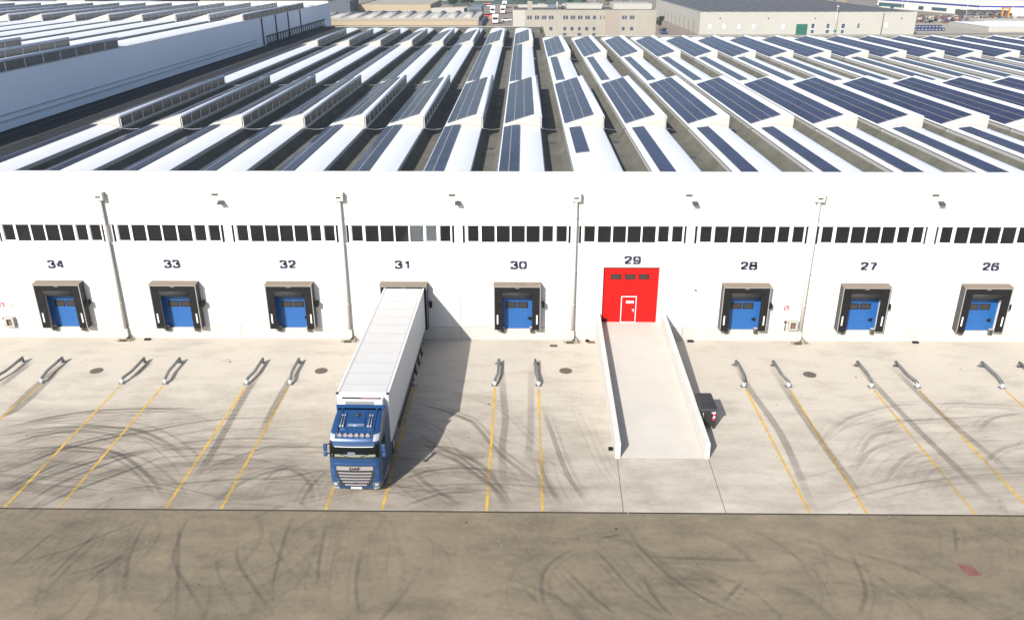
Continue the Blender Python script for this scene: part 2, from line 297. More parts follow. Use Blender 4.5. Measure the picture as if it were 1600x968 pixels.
# tyre marks: curved rubber ribbons lying on concrete and asphalt
TYRES = [([(-28.8,-12.0),(-27.2,-10.9),(-25.4,-10.1),(-23.3,-9.7),(-20.3,-9.6),(-18.0,-9.7)],0.3,0.6),([(-28.4,-12.7),(-26.6,-11.9),(-24.6,-11.6),(-22.4,-11.7),(-20.9,-12.1),(-19.0,-13.3),(-17.0,-15.1)],0.3,0.6),([(-27.7,-13.8),(-26.6,-12.7),(-24.7,-12.1),(-22.8,-12.3),(-21.6,-12.6)],0.3,0.6),([(-27.3,-14.5),(-25.6,-13.8),(-23.6,-13.7),(-21.9,-14.0),(-20.6,-14.7),(-19.3,-15.8),(-18.1,-17.0),(-17.3,-18.2)],0.3,0.6),([(-26.4,-16.1),(-25.3,-15.0),(-24.5,-14.0),(-23.1,-13.1),(-21.7,-12.4),(-19.5,-11.6)],0.3,0.6),([(-25.4,-17.7),(-24.6,-16.3),(-23.4,-14.5)],0.3,0.6),([(-25.1,-18.2),(-24.1,-16.6),(-22.2,-15.0),(-20.5,-14.2),(-18.7,-13.5)],0.3,0.6),([(-23.7,-18.9),(-23.1,-17.2),(-21.9,-15.7),(-20.4,-14.4),(-18.6,-13.8)],0.3,0.6),([(-23.0,-18.9),(-21.9,-17.5),(-20.4,-16.1),(-18.5,-14.2)],0.3,0.6),([(-21.3,-12.4),(-20.1,-11.8),(-18.2,-11.0),(-16.1,-10.6),(-13.1,-10.5)],0.28,0.4),([(-19.3,-13.6),(-17.4,-13.0),(-14.7,-12.7),(-11.5,-12.9)],0.28,0.4),([(-16.5,-15.9),(-15.4,-14.9),(-13.7,-13.6),(-11.4,-13.1)],0.28,0.4),([(-14.7,-18.2),(-13.9,-16.6),(-12.5,-15.6),(-11.3,-15.1)],0.28,0.4),([(-13.5,-17.4),(-12.5,-15.7),(-11.6,-15.8),(-10.6,-16.9),(-10.0,-18.8)],0.28,0.4),([(-13.2,-16.5),(-11.7,-16.2),(-9.9,-15.5)],0.28,0.4),([(-19.2,-13.9),(-17.2,-13.7),(-14.5,-13.4)],0.28,0.4),([(-9.9,-15.5),(-10.5,-16.9),(-10.7,-18.8)],0.28,0.4),([(-4.5,-9.9),(-3.0,-11.0),(-1.6,-13.7),(0.2,-16.3)],0.3,0.45),([(-6.6,-8.7),(-4.6,-9.7),(-2.2,-11.4)],0.3,0.45),([(-6.6,-11.2),(-4.7,-13.4),(-2.5,-14.9),(-1.5,-16.6),(-0.7,-18.7)],0.3,0.45),([(-5.8,-15.6),(-4.6,-17.1),(-2.9,-18.6)],0.3,0.45),([(-6.4,-16.6),(-4.8,-15.6),(-2.8,-15.4),(0.2,-16.1)],0.3,0.45),([(-6.1,-18.7),(-4.1,-17.6),(-2.0,-17.3)],0.3,0.45),([(-5.0,-13.9),(-3.7,-14.7),(-2.7,-15.8),(-1.5,-17.3),(-0.9,-18.9)],0.3,0.45),([(0.6,-14.0),(0.9,-16.3),(1.6,-18.6)],0.3,0.45),([(0.9,-9.2),(1.4,-12.4),(2.0,-15.9),(2.9,-18.4)],0.3,0.45),([(-6.9,-13.4),(-5.0,-13.4),(-3.7,-13.7),(-2.1,-15.4)],0.3,0.45),([(15.9,-12.2),(18.2,-10.1),(21.1,-8.8),(23.0,-8.6)],0.3,0.3),([(17.4,-12.2),(20.4,-10.5),(21.6,-10.4),(28.0,-9.7)],0.3,0.3),([(16.8,-14.6),(18.6,-12.1),(20.6,-11.5)],0.3,0.3),([(16.1,-15.8),(18.1,-13.4),(20.9,-12.1)],0.3,0.3),([(24.4,-11.6),(25.9,-10.2),(28.1,-9.5)],0.3,0.3),([(17.3,-16.5),(19.4,-14.2),(20.9,-13.4)],0.3,0.3),([(23.0,-8.6),(25.5,-8.5),(28.5,-8.8)],0.3,0.3),([(22.9,-15.0),(24.8,-13.3),(27.0,-12.5)],0.3,0.3),([(-1.6,-3.3),(-1.4,-7.5),(-1.2,-10.6),(-1.3,-13.4),(-1.1,-18.0)],0.42,0.45),([(0.3,-3.2),(0.2,-11.5),(0.0,-15.0)],0.42,0.3),([(13.3,-3.7),(13.3,-6.9),(13.7,-12.2),(13.3,-19.0)],0.42,0.5),([(15.4,-3.4),(15.5,-9.4),(15.7,-13.9),(16.0,-18.8)],0.42,0.5),([(20.9,-3.6),(21.2,-10.1),(22.0,-18.7)],0.42,0.5),([(23.0,-3.6),(23.3,-9.3),(24.2,-15.7)],0.42,0.5),([(-16.6,-3.4),(-16.6,-8.3),(-16.4,-13.6),(-16.4,-16.6)],0.42,0.55),([(-14.4,-3.7),(-14.5,-8.2),(-14.4,-12.5)],0.42,0.55),([(-29.5,-3.7),(-29.6,-7.1),(-29.4,-10.9)],0.42,0.55),([(-31.6,-3.6),(-31.7,-7.1)],0.42,0.55),([(-29.3,-3.9),(-29.1,-9.4),(-29.6,-10.6)],0.42,0.55),([(-24.0,-3.5),(-24.2,-5.9)],0.42,0.55),([(-17.4,-19.4),(-17.3,-21.2),(-17.0,-22.7),(-16.3,-24.4)],0.2,0.5),([(-15.6,-19.1),(-15.5,-20.8),(-15.1,-22.5),(-13.8,-24.2),(-12.5,-25.8)],0.2,0.5),([(-12.8,-21.2),(-12.3,-22.6),(-11.0,-24.3),(-9.9,-25.6)],0.2,0.5),([(-10.8,-19.1),(-10.8,-20.7),(-10.6,-23.0),(-10.4,-24.5)],0.2,0.5),([(-21.9,-22.9),(-20.1,-21.9),(-19.1,-21.0),(-17.5,-19.6)],0.2,0.5),([(-19.9,-23.9),(-19.6,-22.1),(-19.1,-20.1)],0.2,0.5),([(-19.4,-23.5),(-18.2,-22.9),(-17.3,-21.9)],0.2,0.5),([(-18.2,-24.1),(-17.8,-22.9),(-17.2,-22.0)],0.2,0.5),([(-21.9,-23.1),(-21.2,-20.4)],0.2,0.5),([(-9.2,-19.5),(-8.9,-22.4),(-8.6,-24.1)],0.2,0.5),([(-7.2,-21.7),(-7.1,-23.6),(-6.6,-25.7)],0.2,0.5),([(-16.0,-19.6),(-13.7,-25.8)],0.2,0.5),([(4.4,-19.6),(4.9,-21.4),(5.9,-23.2),(7.1,-24.5),(8.5,-25.5)],0.2,0.5),([(2.7,-21.2),(3.4,-22.4),(4.4,-24.3),(5.6,-25.6)],0.2,0.5),([(4.7,-22.8),(5.1,-24.5),(5.7,-25.6)],0.2,0.5),([(2.4,-21.2),(1.1,-22.3),(0.6,-23.3),(0.6,-24.6),(1.0,-25.6)],0.2,0.5),([(1.4,-22.5),(2.6,-24.4),(3.7,-25.7)],0.2,0.5),([(8.9,-23.4),(7.7,-24.8)],0.2,0.5),([(3.1,-20.8),(4.3,-20.5)],0.2,0.5),([(19.3,-19.7),(18.5,-21.6)],0.2,0.5),([(14.0,-21.3),(13.7,-23.9),(12.8,-25.5)],0.2,0.5),([(5.1,-22.0),(9.7,-22.2)],0.2,0.5)]
def spline(p, n=7):
    p = [Vector((*q, 0)) for q in p]; P = [p[0]*2-p[1]]+p+[p[-1]*2-p[-2]]; out = []
    for i in range(1, len(P)-2):
        for k in range(n):
            t = k/n; a, b_, c, d = P[i-1:i+3]
            out.append(.5*((2*b_)+(c-a)*t+(2*a-5*b_+4*c-d)*t*t+(3*b_-a-3*c+d)*t**3))
    return out+[P[-2]]
def ribbon(bld, pts, wd, a, z, m):
    S = spline(pts)
    for k in range(len(S)-1):
        q = []
        for j in (k, k+1):
            d = (S[min(j+1, len(S)-1)]-S[max(j-1, 0)]).normalized(); nrm = Vector((-d.y, d.x, 0))*wd/2
            q.append((S[j]-nrm, S[j]+nrm))
        if any(abs(p.y-SLAB) < .001 for p in (q[0][0],)): continue
        f0 = a*min(1, 4*k/(len(S)-1), 4*(len(S)-1-k)/(len(S)-1)) ; f1 = a*min(1, 4*(k+1)/(len(S)-1), 4*(len(S)-2-k)/(len(S)-1))
        bld.face([(*q[0][0].xy, z), (*q[1][0].xy, z), (*q[1][1].xy, z), (*q[0][1].xy, z)], m, [(max(f0, .02), 0), (max(f1, .02), 0), (max(f1, .02), 1), (max(f0, .02), 1)])
tm = B(); zz = .0045
rng = random.Random(3)
def shifted(pts, off, dx=0, dy=0):
    P = [Vector((*p, 0)) for p in pts]; out = []
    for k, p in enumerate(P):
        d = (P[min(k+1, len(P)-1)]-P[max(k-1, 0)]).normalized(); out.append((p.x-d.y*off+dx, p.y+d.x*off+dy))
    return out
for pts, wd, a in TYRES:
    road = pts[0][1] < SLAB; straight = wd > .4
    zz += .00003; ribbon(tm, pts, wd*(1.1 if not straight else 1.25), a*(.95 if not road else .80), zz, M['rubber'])
    if straight: continue
    sg = rng.choice((-1, 1))
    for off, q in ((.34, .7), (2.05, .45), (2.4, .35)):     # twin tyres and the other side of the axle
        zz += .00003; s2 = shifted(pts, sg*off)
        if any((s[1] > -6.8 or (s[1] > SLAB-.2) == road) for s in s2): continue
        ribbon(tm, s2, wd*.8, a*q*(.6 if not road else .35), zz, M['rubber'])
    for _ in range(3):
        zz += .00003; s2 = shifted(pts, rng.gauss(0, 1.6), rng.gauss(0, 1.2), rng.gauss(0, .4))
        if any((s[1] > -8 or (s[1] > SLAB-.2) == road or (4.0 < s[0] < 9.9 and s[1] > -15)) for s in s2): continue
        ribbon(tm, s2, rng.uniform(.10, .22), a*rng.uniform(.2, .5)*(.9 if not road else .6), zz, M['rubber'])
for cx, cy, n, r_0, r_1, a_0, a_1, sx in ((-29, -30, 38, 9, 22, 35, 120, 1.5), (-13, -29, 26, 8, 19, 30, 130, 1.25), (26, -27, 26, 6, 17, 50, 150, 1.3), (-2, -28, 14, 8, 15, 60, 130, 1.2)):
    for _ in range(n):                     # fainter concentric arcs of turning lorries
        zz += .00003; r0 = rng.uniform(r_0, r_1); a0 = rng.uniform(a_0, a_1-25); da = rng.uniform(25, 70); px_, py_ = rng.gauss(0, 1.2), rng.gauss(0, .8)
        pts = [(cx+px_+r0*math.cos(R(a0+da*t/4))*sx, cy+py_+r0*math.sin(R(a0+da*t/4))*.85) for t in range(5)]
        pts = [p for p in pts if SLAB+.1 < p[1] < -8.5 and not (3.9 < p[0] < 10.2 and p[1] > -15.5)]
        if len(pts) > 2: ribbon(tm, pts, rng.uniform(.09, .22), rng.uniform(.10, .36), zz, M['rubber'])
for cx, cy, n, r_0, r_1, a_0, a_1, sx in ((-29, -30, 26, 9, 20, 35, 120, 1.5), (-13, -29, 24, 8, 18, 30, 130, 1.25), (26, -27, 12, 6, 15, 50, 150, 1.3)):
    for _ in range(n):                     # broad soft bands of dirt dragged round by tyres
        zz += .00003; r0 = rng.uniform(r_0, r_1); a0 = rng.uniform(a_0, a_1-25); da = rng.uniform(15, 50)
        pts = [(cx+r0*math.cos(R(a0+da*t/4))*sx, cy+r0*math.sin(R(a0+da*t/4))*.85) for t in range(5)]
        pts = [p for p in pts if SLAB+.9 < p[1] < -9 and not (3.2 < p[0] < 10.9 and p[1] > -16)]
        if len(pts) > 2: ribbon(tm, pts, rng.uniform(.6, 1.6), rng.uniform(.06, .17), zz, M['rubber'])
for _ in range(110):                     # faint runs on the asphalt
    zz += .00003; x = rng.uniform(-32, 32); y = rng.uniform(-31, -20); an = R(rng.gauss(65 if x < -6 else 118, 20)); ln = rng.uniform(2, 7)
    ribbon(tm, [(x, y), (x+math.cos(an)*ln/2, y+math.sin(an)*ln/2+.1), (x+math.cos(an+.25)*ln, min(y+math.sin(an+.25)*ln, SLAB-.2))], rng.uniform(.12, .45), rng.uniform(.06, .22), zz, M['rubber'])
tag(tm.ob('tyre_marks', fix=False), 'dark curved tyre marks on the concrete yard and the road', 'tyre marks', kind='stuff')

# yellow lane lines
LN = [(-32.4, 32), (-29.55, 31)] ; LINES = [-32.3, -29.45, -24.498, -21.909, -16.909, -14.305, -9.4, -6.78, -1.901, .7045, 13.063, 15.695, 20.672, 23.38, 28.45, 31.1]
DOCKC = {34: -30.87, 33: -23.2, 32: -15.59, 31: -8.06, 30: -.62, 28: 14.31, 27: 22.05, 26: 29.88}
DW = {34: 'dock 34 at the left edge', 33: 'dock 33 left of centre', 32: 'dock 32 left of the lorry', 31: 'dock 31 under the lorry', 30: 'empty dock 30', 28: 'dock 28 beside the ramp', 27: 'dock 27 at the right', 26: 'dock 26 at the right edge'}
order = [34, 34, 33, 33, 32, 32, 31, 31, 30, 30, 28, 28, 27, 27, 26, 26]
for i, x in enumerate(LINES):
    side = 'left' if i % 2 == 0 else 'right'
    b = B(); n = 24; y0 = -6.85; L_ = (SLAB+.06-y0)
    for k in range(n):
        ya, yb = y0+L_*k/n, y0+L_*(k+1)/n
        b.face([(x-.07, yb, .0085), (x+.07, yb, .0085), (x+.07, ya, .0085), (x-.07, ya, .0085)], M['yellow'])
    tag(b.ob('lane_line', fix=False), 'worn yellow lane line, %s of the pair for %s' % (side, DW[order[i]]), 'lane line', 'yellow lane lines on the yard')

sc.cycles.transparent_max_bounces = 48
# ---------------------------------------------------------------- the warehouse: facade
ZP, ZW1, ZW0, ZD = 11.42, 7.96, 6.80, .93
WH = thing('warehouse', (0, 0, 0), 'long white logistics warehouse with numbered docks and solar panels on its vaulted roof', 'warehouse')
PIERS = [-42.1, -34.45, -27.0, -19.26, -11.87, -4.4, 3.07, 10.46, 18.2, 25.75, 33.4, 41.1]
DOOR_HALF = 1.22
doors = {c: (x-DOOR_HALF, x+DOOR_HALF, .78, 3.9) for c, x in DOCKC.items()}
doors[29] = (5.0, 8.65, 1.23, 5.17)
wall_bounds = [-48.2]+PIERS+[56, 71, 86, 101, 116, 128]
for a, b in zip(wall_bounds, wall_bounds[1:]):
    inside = [d for d in doors.values() if a < (d[0]+d[1])/2 < b]
    g = .010; x0, x1 = a+g, b-g; top = ZW0-.09
    w_ = B(); p = B()
    if inside:
        d = inside[0]; zl = max(ZD, d[2])
        w_.box(x0, d[0], 0, .25, ZD, top, M['wall']); w_.box(d[1], x1, 0, .25, ZD, top, M['wall']); w_.box(d[0], d[1], 0, .25, d[3], top, M['wall'])
        if d[2] > ZD: w_.box(d[0], d[1], 0, .25, ZD, d[2], M['wall'])
        xm = (x0+x1)/2
        if d[2] < ZD: p.box(x0, d[0], -.03, .25, -.02, ZD-.012, M['plinth']); p.box(d[1], x1, -.03, .25, -.02, ZD-.012, M['plinth']); p.box(d[0], d[1], -.03, .25, -.02, d[2], M['plinth'])
        else: p.box(x0, x1, -.03, .25, -.02, ZD-.012, M['plinth'])
    else:
        w_.box(x0, x1, 0, .25, ZD, top, M['wall']); p.box(x0, x1, -.03, .25, -.02, ZD-.012, M['plinth'])
    w_.ob('wall_panel', WH, fix=False); p.ob('plinth_panel', WH, fix=False)
    box('upper_wall_panel', x0, x1, 0, .25, ZW1+.02, ZP-.07, M['wall'], WH)
    if b <= 41.2 and a >= -42.2: box('window_sill', x0, x1, -.05, .25, ZW0-.088, ZW0-.01, M['frame'], WH)
    else: box('wall_infill', x0, x1, 0, .25, top+.002, ZW1+.018, M['wall'], WH)
box('parapet_coping', -48.2, 128, -.03, .33, ZP-.068, ZP, M['coping'], WH)
box('wall_core', -48.2, 128, .26, .5, 0, ZW0-.2, M['roofgrey'], WH)
box('parapet_back', -48.2, 128, .26, .5, ZW1+.2, ZP-.12, M['roofend'], WH)
box('interior_dark', -48.2, 128, 3.4, 3.5, .1, 9.8, M['black'], WH)
# ribbon windows: 7 panes in each bay, narrow opening sashes at 1, 6 and 7
OFF = [(.58, 1.35, 1), (1.50, 2.36, 0), (2.48, 3.34, 0), (3.44, 4.31, 0), (4.41, 5.28, 0), (5.42, 6.18, 1), (6.33, 7.08, 1)]
rr = random.Random(5)
for a, b in zip(PIERS, PIERS[1:]):
    s = (b-a)/7.56; fr = B(); fr.box(a-.27, a+.27, .06, .24, ZW0-.008, ZW1+.018, M['wall'])
    xs = [a+.42*s]
    for o0, o1, n in OFF: xs += [a+o0*s, a+o1*s]
    xs.append(b-.42*s)
    for k in range(0, len(xs), 2): fr.box(xs[k], xs[k+1], .05, .2, ZW0-.006, ZW1+.016, M['frame'])
    for k in range(1, len(xs)-1, 2):
        fr.box(xs[k]+.002, xs[k+1]-.002, .08, .2, ZW0-.006, ZW0+.05, M['frame']); fr.box(xs[k]+.002, xs[k+1]-.002, .08, .2, ZW1-.03, ZW1+.016, M['frame'])
    W_ = fr.ob('window_band', WH, fix=False)
    for q_, (o0, o1, n) in enumerate(OFF):
        e = .045 if n else .002
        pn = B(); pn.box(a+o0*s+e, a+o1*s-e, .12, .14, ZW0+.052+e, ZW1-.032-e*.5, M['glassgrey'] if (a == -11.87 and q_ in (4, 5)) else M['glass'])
        if n:
            xa, xb, za, zb = a+o0*s+.003, a+o1*s-.003, ZW0+.051, ZW1-.031
            pn.box(xa, xa+e-.004, .10, .15, za, zb, M['frame']); pn.box(xb-e+.004, xb, .10, .15, za, zb, M['frame'])
            pn.box(xa+e, xb-e, .10, .15, za, za+e, M['frame'])
        pn.ob('window_pane', W_, fix=False)
    for xa, xb in ((a+.275, a+.418*s), (b-.418*s, b-.275)): box('window_pane', xa, xb, .14, .16, ZW0, ZW1, M['glass'], W_)
# things seen through the glass: pale posts and blinds
for x, wd in ((4.75, .06), (9.1, .05), (17.35, .07), (23.3, .06), (32.55, .07), (-26.2, .1), (-33.9, .2)):
    box('interior_post', x, x+wd, .22, .25, ZW0+.06, ZW1-.04, M['roofend'], WH)

# dock doors and the red door
GL = {'0': [[(.465, .97), (.14, .84), (.06, .5), (.14, .16), (.465, .03)], [(.535, .97), (.86, .84), (.94, .5), (.86, .16), (.535, .03)]],
 '1': [[(.64, 0), (.64, 1)], [(.60, .90), (.44, .80), (.22, .74)]], '2': [[(.06, .70), (.16, .90), (.46, .97), (.82, .88), (.88, .68), (.66, .46), (.30, .27), (.12, .10)], [(.04, .08), (.96, .08)]],
 '3': [[(.06, .74), (.18, .92), (.48, .97), (.82, .88), (.82, .64), (.44, .54)], [(.44, .52), (.88, .42), (.90, .16), (.52, .03), (.18, .08), (.04, .27)]],
 '4': [[(.76, 0), (.76, 1)], [(.66, 1), (.40, .68), (.08, .34)], [(.04, .27), (.60, .27)], [(.84, .27), (.98, .27)]],
 '6': [[(.465, .97), (.14, .82), (.06, .46), (.14, .14), (.465, .03)], [(.535, .97), (.80, .90), (.90, .74)], [(.535, .03), (.88, .14), (.92, .34), (.80, .52), (.54, .58), (.30, .50)]],
 '7': [[(.04, .92), (.96, .92)], [(.88, .84), (.62, .50), (.44, .0)]],
 '8': [[(.465, .97), (.14, .90), (.14, .62), (.465, .54), (.08, .42), (.06, .14), (.465, .03)], [(.535, .97), (.86, .90), (.86, .62), (.535, .54), (.92, .42), (.94, .14), (.535, .03)]]}
GL['9'] = [[(1-x, 1-y) for x, y in s] for s in GL['6']]
def door_number(n, x, z, dw=.43, dh=.50, gap=.14):
    T_ = dw*2+gap; root = bpy.data.objects.new('door_number', None); C.objects.link(root); root.parent = WH; root.location = (x, 0, z); root.empty_display_size = .2
    root['label'] = 'dark navy number %d painted on the white wall' % n
    for i, ch in enumerate(str(n)):
        ox = -T_/2+i*(dw+gap); b = B()
        for s in GL[ch]:
            P = spline([(ox+u*dw, (v-.5)*dh) for u, v in s], 6) if len(s) > 2 else [Vector((ox+u*dw, (v-.5)*dh, 0)) for u, v in s]
            e = []
            for k, p in enumerate(P):
                d = (P[min(k+1, len(P)-1)]-P[max(k-1, 0)]).normalized(); nn = Vector((-d.y, d.x, 0)); h_ = .074*abs(nn.x)+.055*abs(nn.y); e.append((p+nn*h_, p-nn*h_))
            for (a, c), (a2, c2) in zip(e, e[1:]): b.face([(c.x, -.006, c.y), (c2.x, -.006, c2.y), (a2.x, -.006, a2.y), (a.x, -.006, a.y)], M['navy'])
        b.ob('numeral', root, fix=False)
for n, x in DOCKC.items():
    d = doors[n]
    df = B(); zs = [.78, 1.42, 2.06, 2.80, 3.42, 3.9]
    D_ = B()
    for z0, z1 in zip(zs, zs[1:]): D_.box(d[0]+.004, d[1]-.004, .10, .16, z0+.004, z1-.003, M['blue'])
    D_.box(d[0]+.01, d[1]-.01, .13, .17, .78, 3.9, M['navy'])
    D = D_.ob('dock_door', WH, fix=False)
    for wx in (x-.40, x+.37):
        wn = B(); wn.box(wx-.35, wx+.35, .085, .10, 2.26, 2.70, M['black']); wn.box(wx-.29, wx+.29, .078, .086, 2.31, 2.65, M['pane']); wn.ob('door_window', D, fix=False)
    h = B(); h.box(x+.70, x+.95, .04, .10, 1.45, 1.60, M['black']); h.box(x+.86, x+.92, .02, .06, 1.40, 1.66, M['black']); h.ob('door_handle', D, fix=False)
    door_number(n, x-(.02 if n > 30 else -.08), 5.30 + (.02 if n < 34 else -.03))
d = doors[29]; D_ = B()
for z0, z1 in zip([1.23, 1.9, 2.55, 3.2, 3.86, 4.52], [1.9, 2.55, 3.2, 3.86, 4.52, 5.17]): D_.box(d[0]+.004, d[1]-.004, .16, .22, z0+.003, z1-.003, M['red'])
D_.box(d[0]+.01, d[1]-.01, .19, .23, 1.23, 5.17, M['seamred'])
D = tag(D_.ob('red_sectional_door', WH, fix=False), 'tall bright red sectional door with three small windows and a wicket door')
for wx in (5.86, 6.765, 7.675):
    wn = B(); wn.box(wx-.33, wx+.33, .145, .16, 4.30, 4.66, M['black']); wn.box(wx-.28, wx+.28, .138, .146, 4.34, 4.62, M['pane']); wn.ob('door_window', D, fix=False)
wk = B(); wk.box(6.28, 7.26, .13, .155, 1.25, 3.10, M['red'])
for q in ((6.26, 6.31, 1.25, 3.12), (7.23, 7.28, 1.25, 3.12), (6.312, 7.228, 3.07, 3.12), (6.312, 7.228, 1.25, 1.285)): wk.box(q[0], q[1], .11, .15, q[2], q[3], M['white'])
wk.box(7.08, 7.12, .07, .11, 2.02, 2.22, M['white']); wk.box(7.0, 7.14, .05, .08, 2.16, 2.21, M['white']); W_ = wk.ob('wicket_door', D, fix=False)
box('notice', 6.60, 6.90, .115, .128, 2.62, 2.80, M['white'], W_); box('notice', 6.95, 7.10, .115, .128, 2.62, 2.80, M['white'], W_)
box('door_motor', 5.12, 5.36, .06, .14, 1.34, 1.52, M['black'], D)
box('door_frame', 4.93, 8.72, -.012, .14, 5.172, 5.22, M['alu'], D)
door_number(29, 6.84, 5.68)

# dock shelters: one thing each
def shelter_meshes():
    W, Y, Z0, Z1 = 1.53, -.60, .95, 4.10
    m = {}
    m['sideL'] = B().box(-W, -W+.04, Y+.02, -.002, Z0, Z1-.05, M['dockside']); m['sideR'] = B().box(W-.04, W, Y+.02, -.002, Z0, Z1-.05, M['dockside'])
    b = B(); b.prism([(Y-.02, Z1-.045), (-.002, Z1+.0), (-.002, Z1+.05), (Y-.02, Z1+.005)], 'x', -W-.02, W+.02, M['docktop']); m['top_cover'] = b
    b = B(); b.box(-W, -W+.05, Y-.005, Y+.019, Z0, Z1-.1, M['alu']); b.box(W-.05, W, Y-.005, Y+.019, Z0, Z1-.1, M['alu']); b.box(-W, W, Y-.025, Y+.019, Z1-.098, Z1-.048, M['alu']); m['edge_trim'] = b
    def flap(s):
        b = B(); xo, xi = s*(W-.052), s*(W-.55); pts = []
        for k in range(9):
            z = Z0+.01+(Z1-.11-Z0)*k/8; dy = .012*math.sin(k*2.3+s)
            pts.append((z, dy))
        for (za, da), (zb, db) in zip(pts, pts[1:]):
            b.face([(xo, Y, za), (xi, Y+.02+da, za), (xi, Y+.02+db, zb), (xo, Y, zb)], M['black']); b.face([(xo, Y+.03, za), (xo, Y+.03, zb), (xi, Y+.05+db, zb), (xi, Y+.05+da, za)], M['black'])
            b.face([(xi, Y+.02+da, za), (xi, Y+.05+da, za), (xi, Y+.05+db, zb), (xi, Y+.02+db, zb)], M['black'])
        return b
    m['flapL'] = flap(-1); m['flapR'] = flap(1)
    b = B(); b.box(-W+.55, W-.55, Y+.005, Y+.03, 3.62, Z1-.10, M['black'])
    n = 8
    prof = [(Y+.05, 3.66), (Y+.02, 3.60), (Y+.03, 3.45), (Y+.07, 3.30), (Y+.12, 3.22), (Y+.16, 3.26), (Y+.14, 3.5), (Y+.12, 3.66)]
    b.prism(prof, 'x', -W+.56, W-.56, M['blackpad'], True); m['head_curtain'] = b
    b = B(); b.box(-.045, .045, Y-.006, Y, 0, .66, M['white']); m['marker'] = b
    b = B(); b.box(-.13, .13, Y-.006, Y+.004, .0, .035, M['alu']); m['badge'] = b
    b = B(); b.box(-.13, .13, -.24, -.03, .60, .96, M['steel']); b.box(-.09, .09, -.29, -.241, .63, .93, M['dockside']); b.box(-.15, .15, -.26, -.03, .961, .985, M['steellight']); m['bumper'] = b
    b = B(); b.box(-.05, .05, -.34, -.02, -.14, .14, M['black']); b.box(-.09, .09, -.4, -.3, -.2, .16, M['black']); m['signal'] = b
    return {k: v.mesh(k, k in ('top_cover', 'head_curtain')) for k, v in m.items()}
SM = shelter_meshes()
dock_words = {34: 'beside the hydrant box, at the left edge', 33: 'right of the first tall drainpipe', 32: 'just left of the second drainpipe', 31: 'with the lorry trailer backed into it', 30: 'empty, between the lorry and the red door ramp', 28: 'right of the ramp with the red door', 27: 'right of the last drainpipe', 26: 'at the right end of the row'}
for n, x in DOCKC.items():
    t = thing('dock_shelter', (x, 0, 0), 'black dock shelter under number %d, %s' % (n, dock_words[n]), 'dock shelter', 'dock shelters along the warehouse wall')
    for k in ('top_cover', 'edge_trim', 'head_curtain'): link(k, SM[k], t)
    link('side_frame', SM['sideL'], t); link('side_frame', SM['sideR'], t)
    link('side_flap', SM['flapL'], t); link('side_flap', SM['flapR'], t)
    for s in (-1, 1):
        link('marker_strip', SM['marker'], t, (s*(1.53-.23), 0, 1.38)); link('dock_bumper', SM['bumper'], t, (s*.98, 0, 0))
    link('maker_badge', SM['badge'], t, (0, 0, 3.92)); link('signal_light', SM['signal'], t, (1.72, 0, 2.66))

# downpipes, hoppers, overflow slots, wall lamps
for i, (x, xb) in enumerate([(-27.05, -27.0), (-11.87, -11.87), (3.07, 3.07), (18.26, 18.26)]):
    t = thing('drainpipe', (x, 0, 0), 'white drainpipe with square hopper box, %s' % ['the leftmost, at dock 33', 'just left of the lorry trailer', 'left of the red door and ramp', 'the rightmost, beside the hydrant box'][i], 'drainpipe', 'drainpipes on the warehouse wall')
    b = B(); b.box(-.29, .29, -.36, -.003, 9.66, 10.12, M['pipe']); b.box(-.31, .31, -.38, -.003, 10.121, 10.17, M['coping']); b.box(-.14, .16, -.368, -.361, 9.84, 9.93, M['darkhole']); b.ob('hopper', t, fix=False)
    B().tube([(0, -.17, 9.66), (0, -.17, .75)], .105, M['pipe'], 14).ob('pipe', t); B().tube([(0, -.17, .75), (0, -.17, .22), (0, -.24, .06)], .14, M['pipe'], 14).ob('pipe_shoe', t)
    for z in (2.6, 4.9, 8.6): B().tube([(0, -.17, z), (0, -.17, z+.05)], .135, M['pipe'], 12).ob('bracket', t)
    g = B(); g.box(-.36, .06, -.62, -.38, .0, .02, M['darkhole']); g.box(-.4, -.361, -.66, -.36, 0, .03, M['rustiron']); g.box(.061, .1, -.66, -.36, 0, .03, M['rustiron']); g.box(-.361, .061, -.66, -.621, 0, .03, M['rustiron'])
    g.tube([(.2, -.06, .25), (.36, -.2, .1), (.38, -.55, .03)], .035, M['rustiron'], 6); g.ob('drain_grate', t, fix=False)
    s = B(); s.face([(-.6, -.75, .0125), (.6, -.75, .0125), (.6, -.05, .0125), (-.6, -.05, .0125)], M['stain'], [(1, 0), (1, 0), (1, 1), (1, 1)]); tag(s.ob('rust_stain', fix=False, loc=(x, 0, 0)), 'brown stain at the foot of the drainpipe %s' % ['at the left', 'beside the lorry trailer', 'near the red door', 'by the hydrant box'][i], 'stain', 'stains under drainpipes')
for i, (x, z) in enumerate([(-19.75, 9.95), (-4.75, 9.95), (10.15, 9.96), (25.5, 10.0)]):
    o = B(); o.box(x-.2, x+.2, -.06, 0, z+.05, z+.10, M['docktop']); o.box(x-.2, x+.2, -.012, -.003, z-.04, z+.049, M['dockside']); ov = o.ob('overflow_slot', WH, fix=False)
    t = thing('wall_lamp', (x+.38, 0, z-.50), 'small grey floodlight high on the wall, %s' % ['between docks 33 and 32', 'between docks 31 and 30', 'between the red door and dock 28', 'between docks 27 and 26'][i], 'wall lamp', 'floodlights high on the warehouse wall')
    b = B(); b.prism([(-.42, -.02), (-.05, .10), (-.05, .16), (-.42, .06)], 'x', -.17, .17, M['dockside']); b.ob('lamp_head', t); box('lamp_bracket', -.04, .04, -.12, -.003, .0, .1, M['steel'], t)

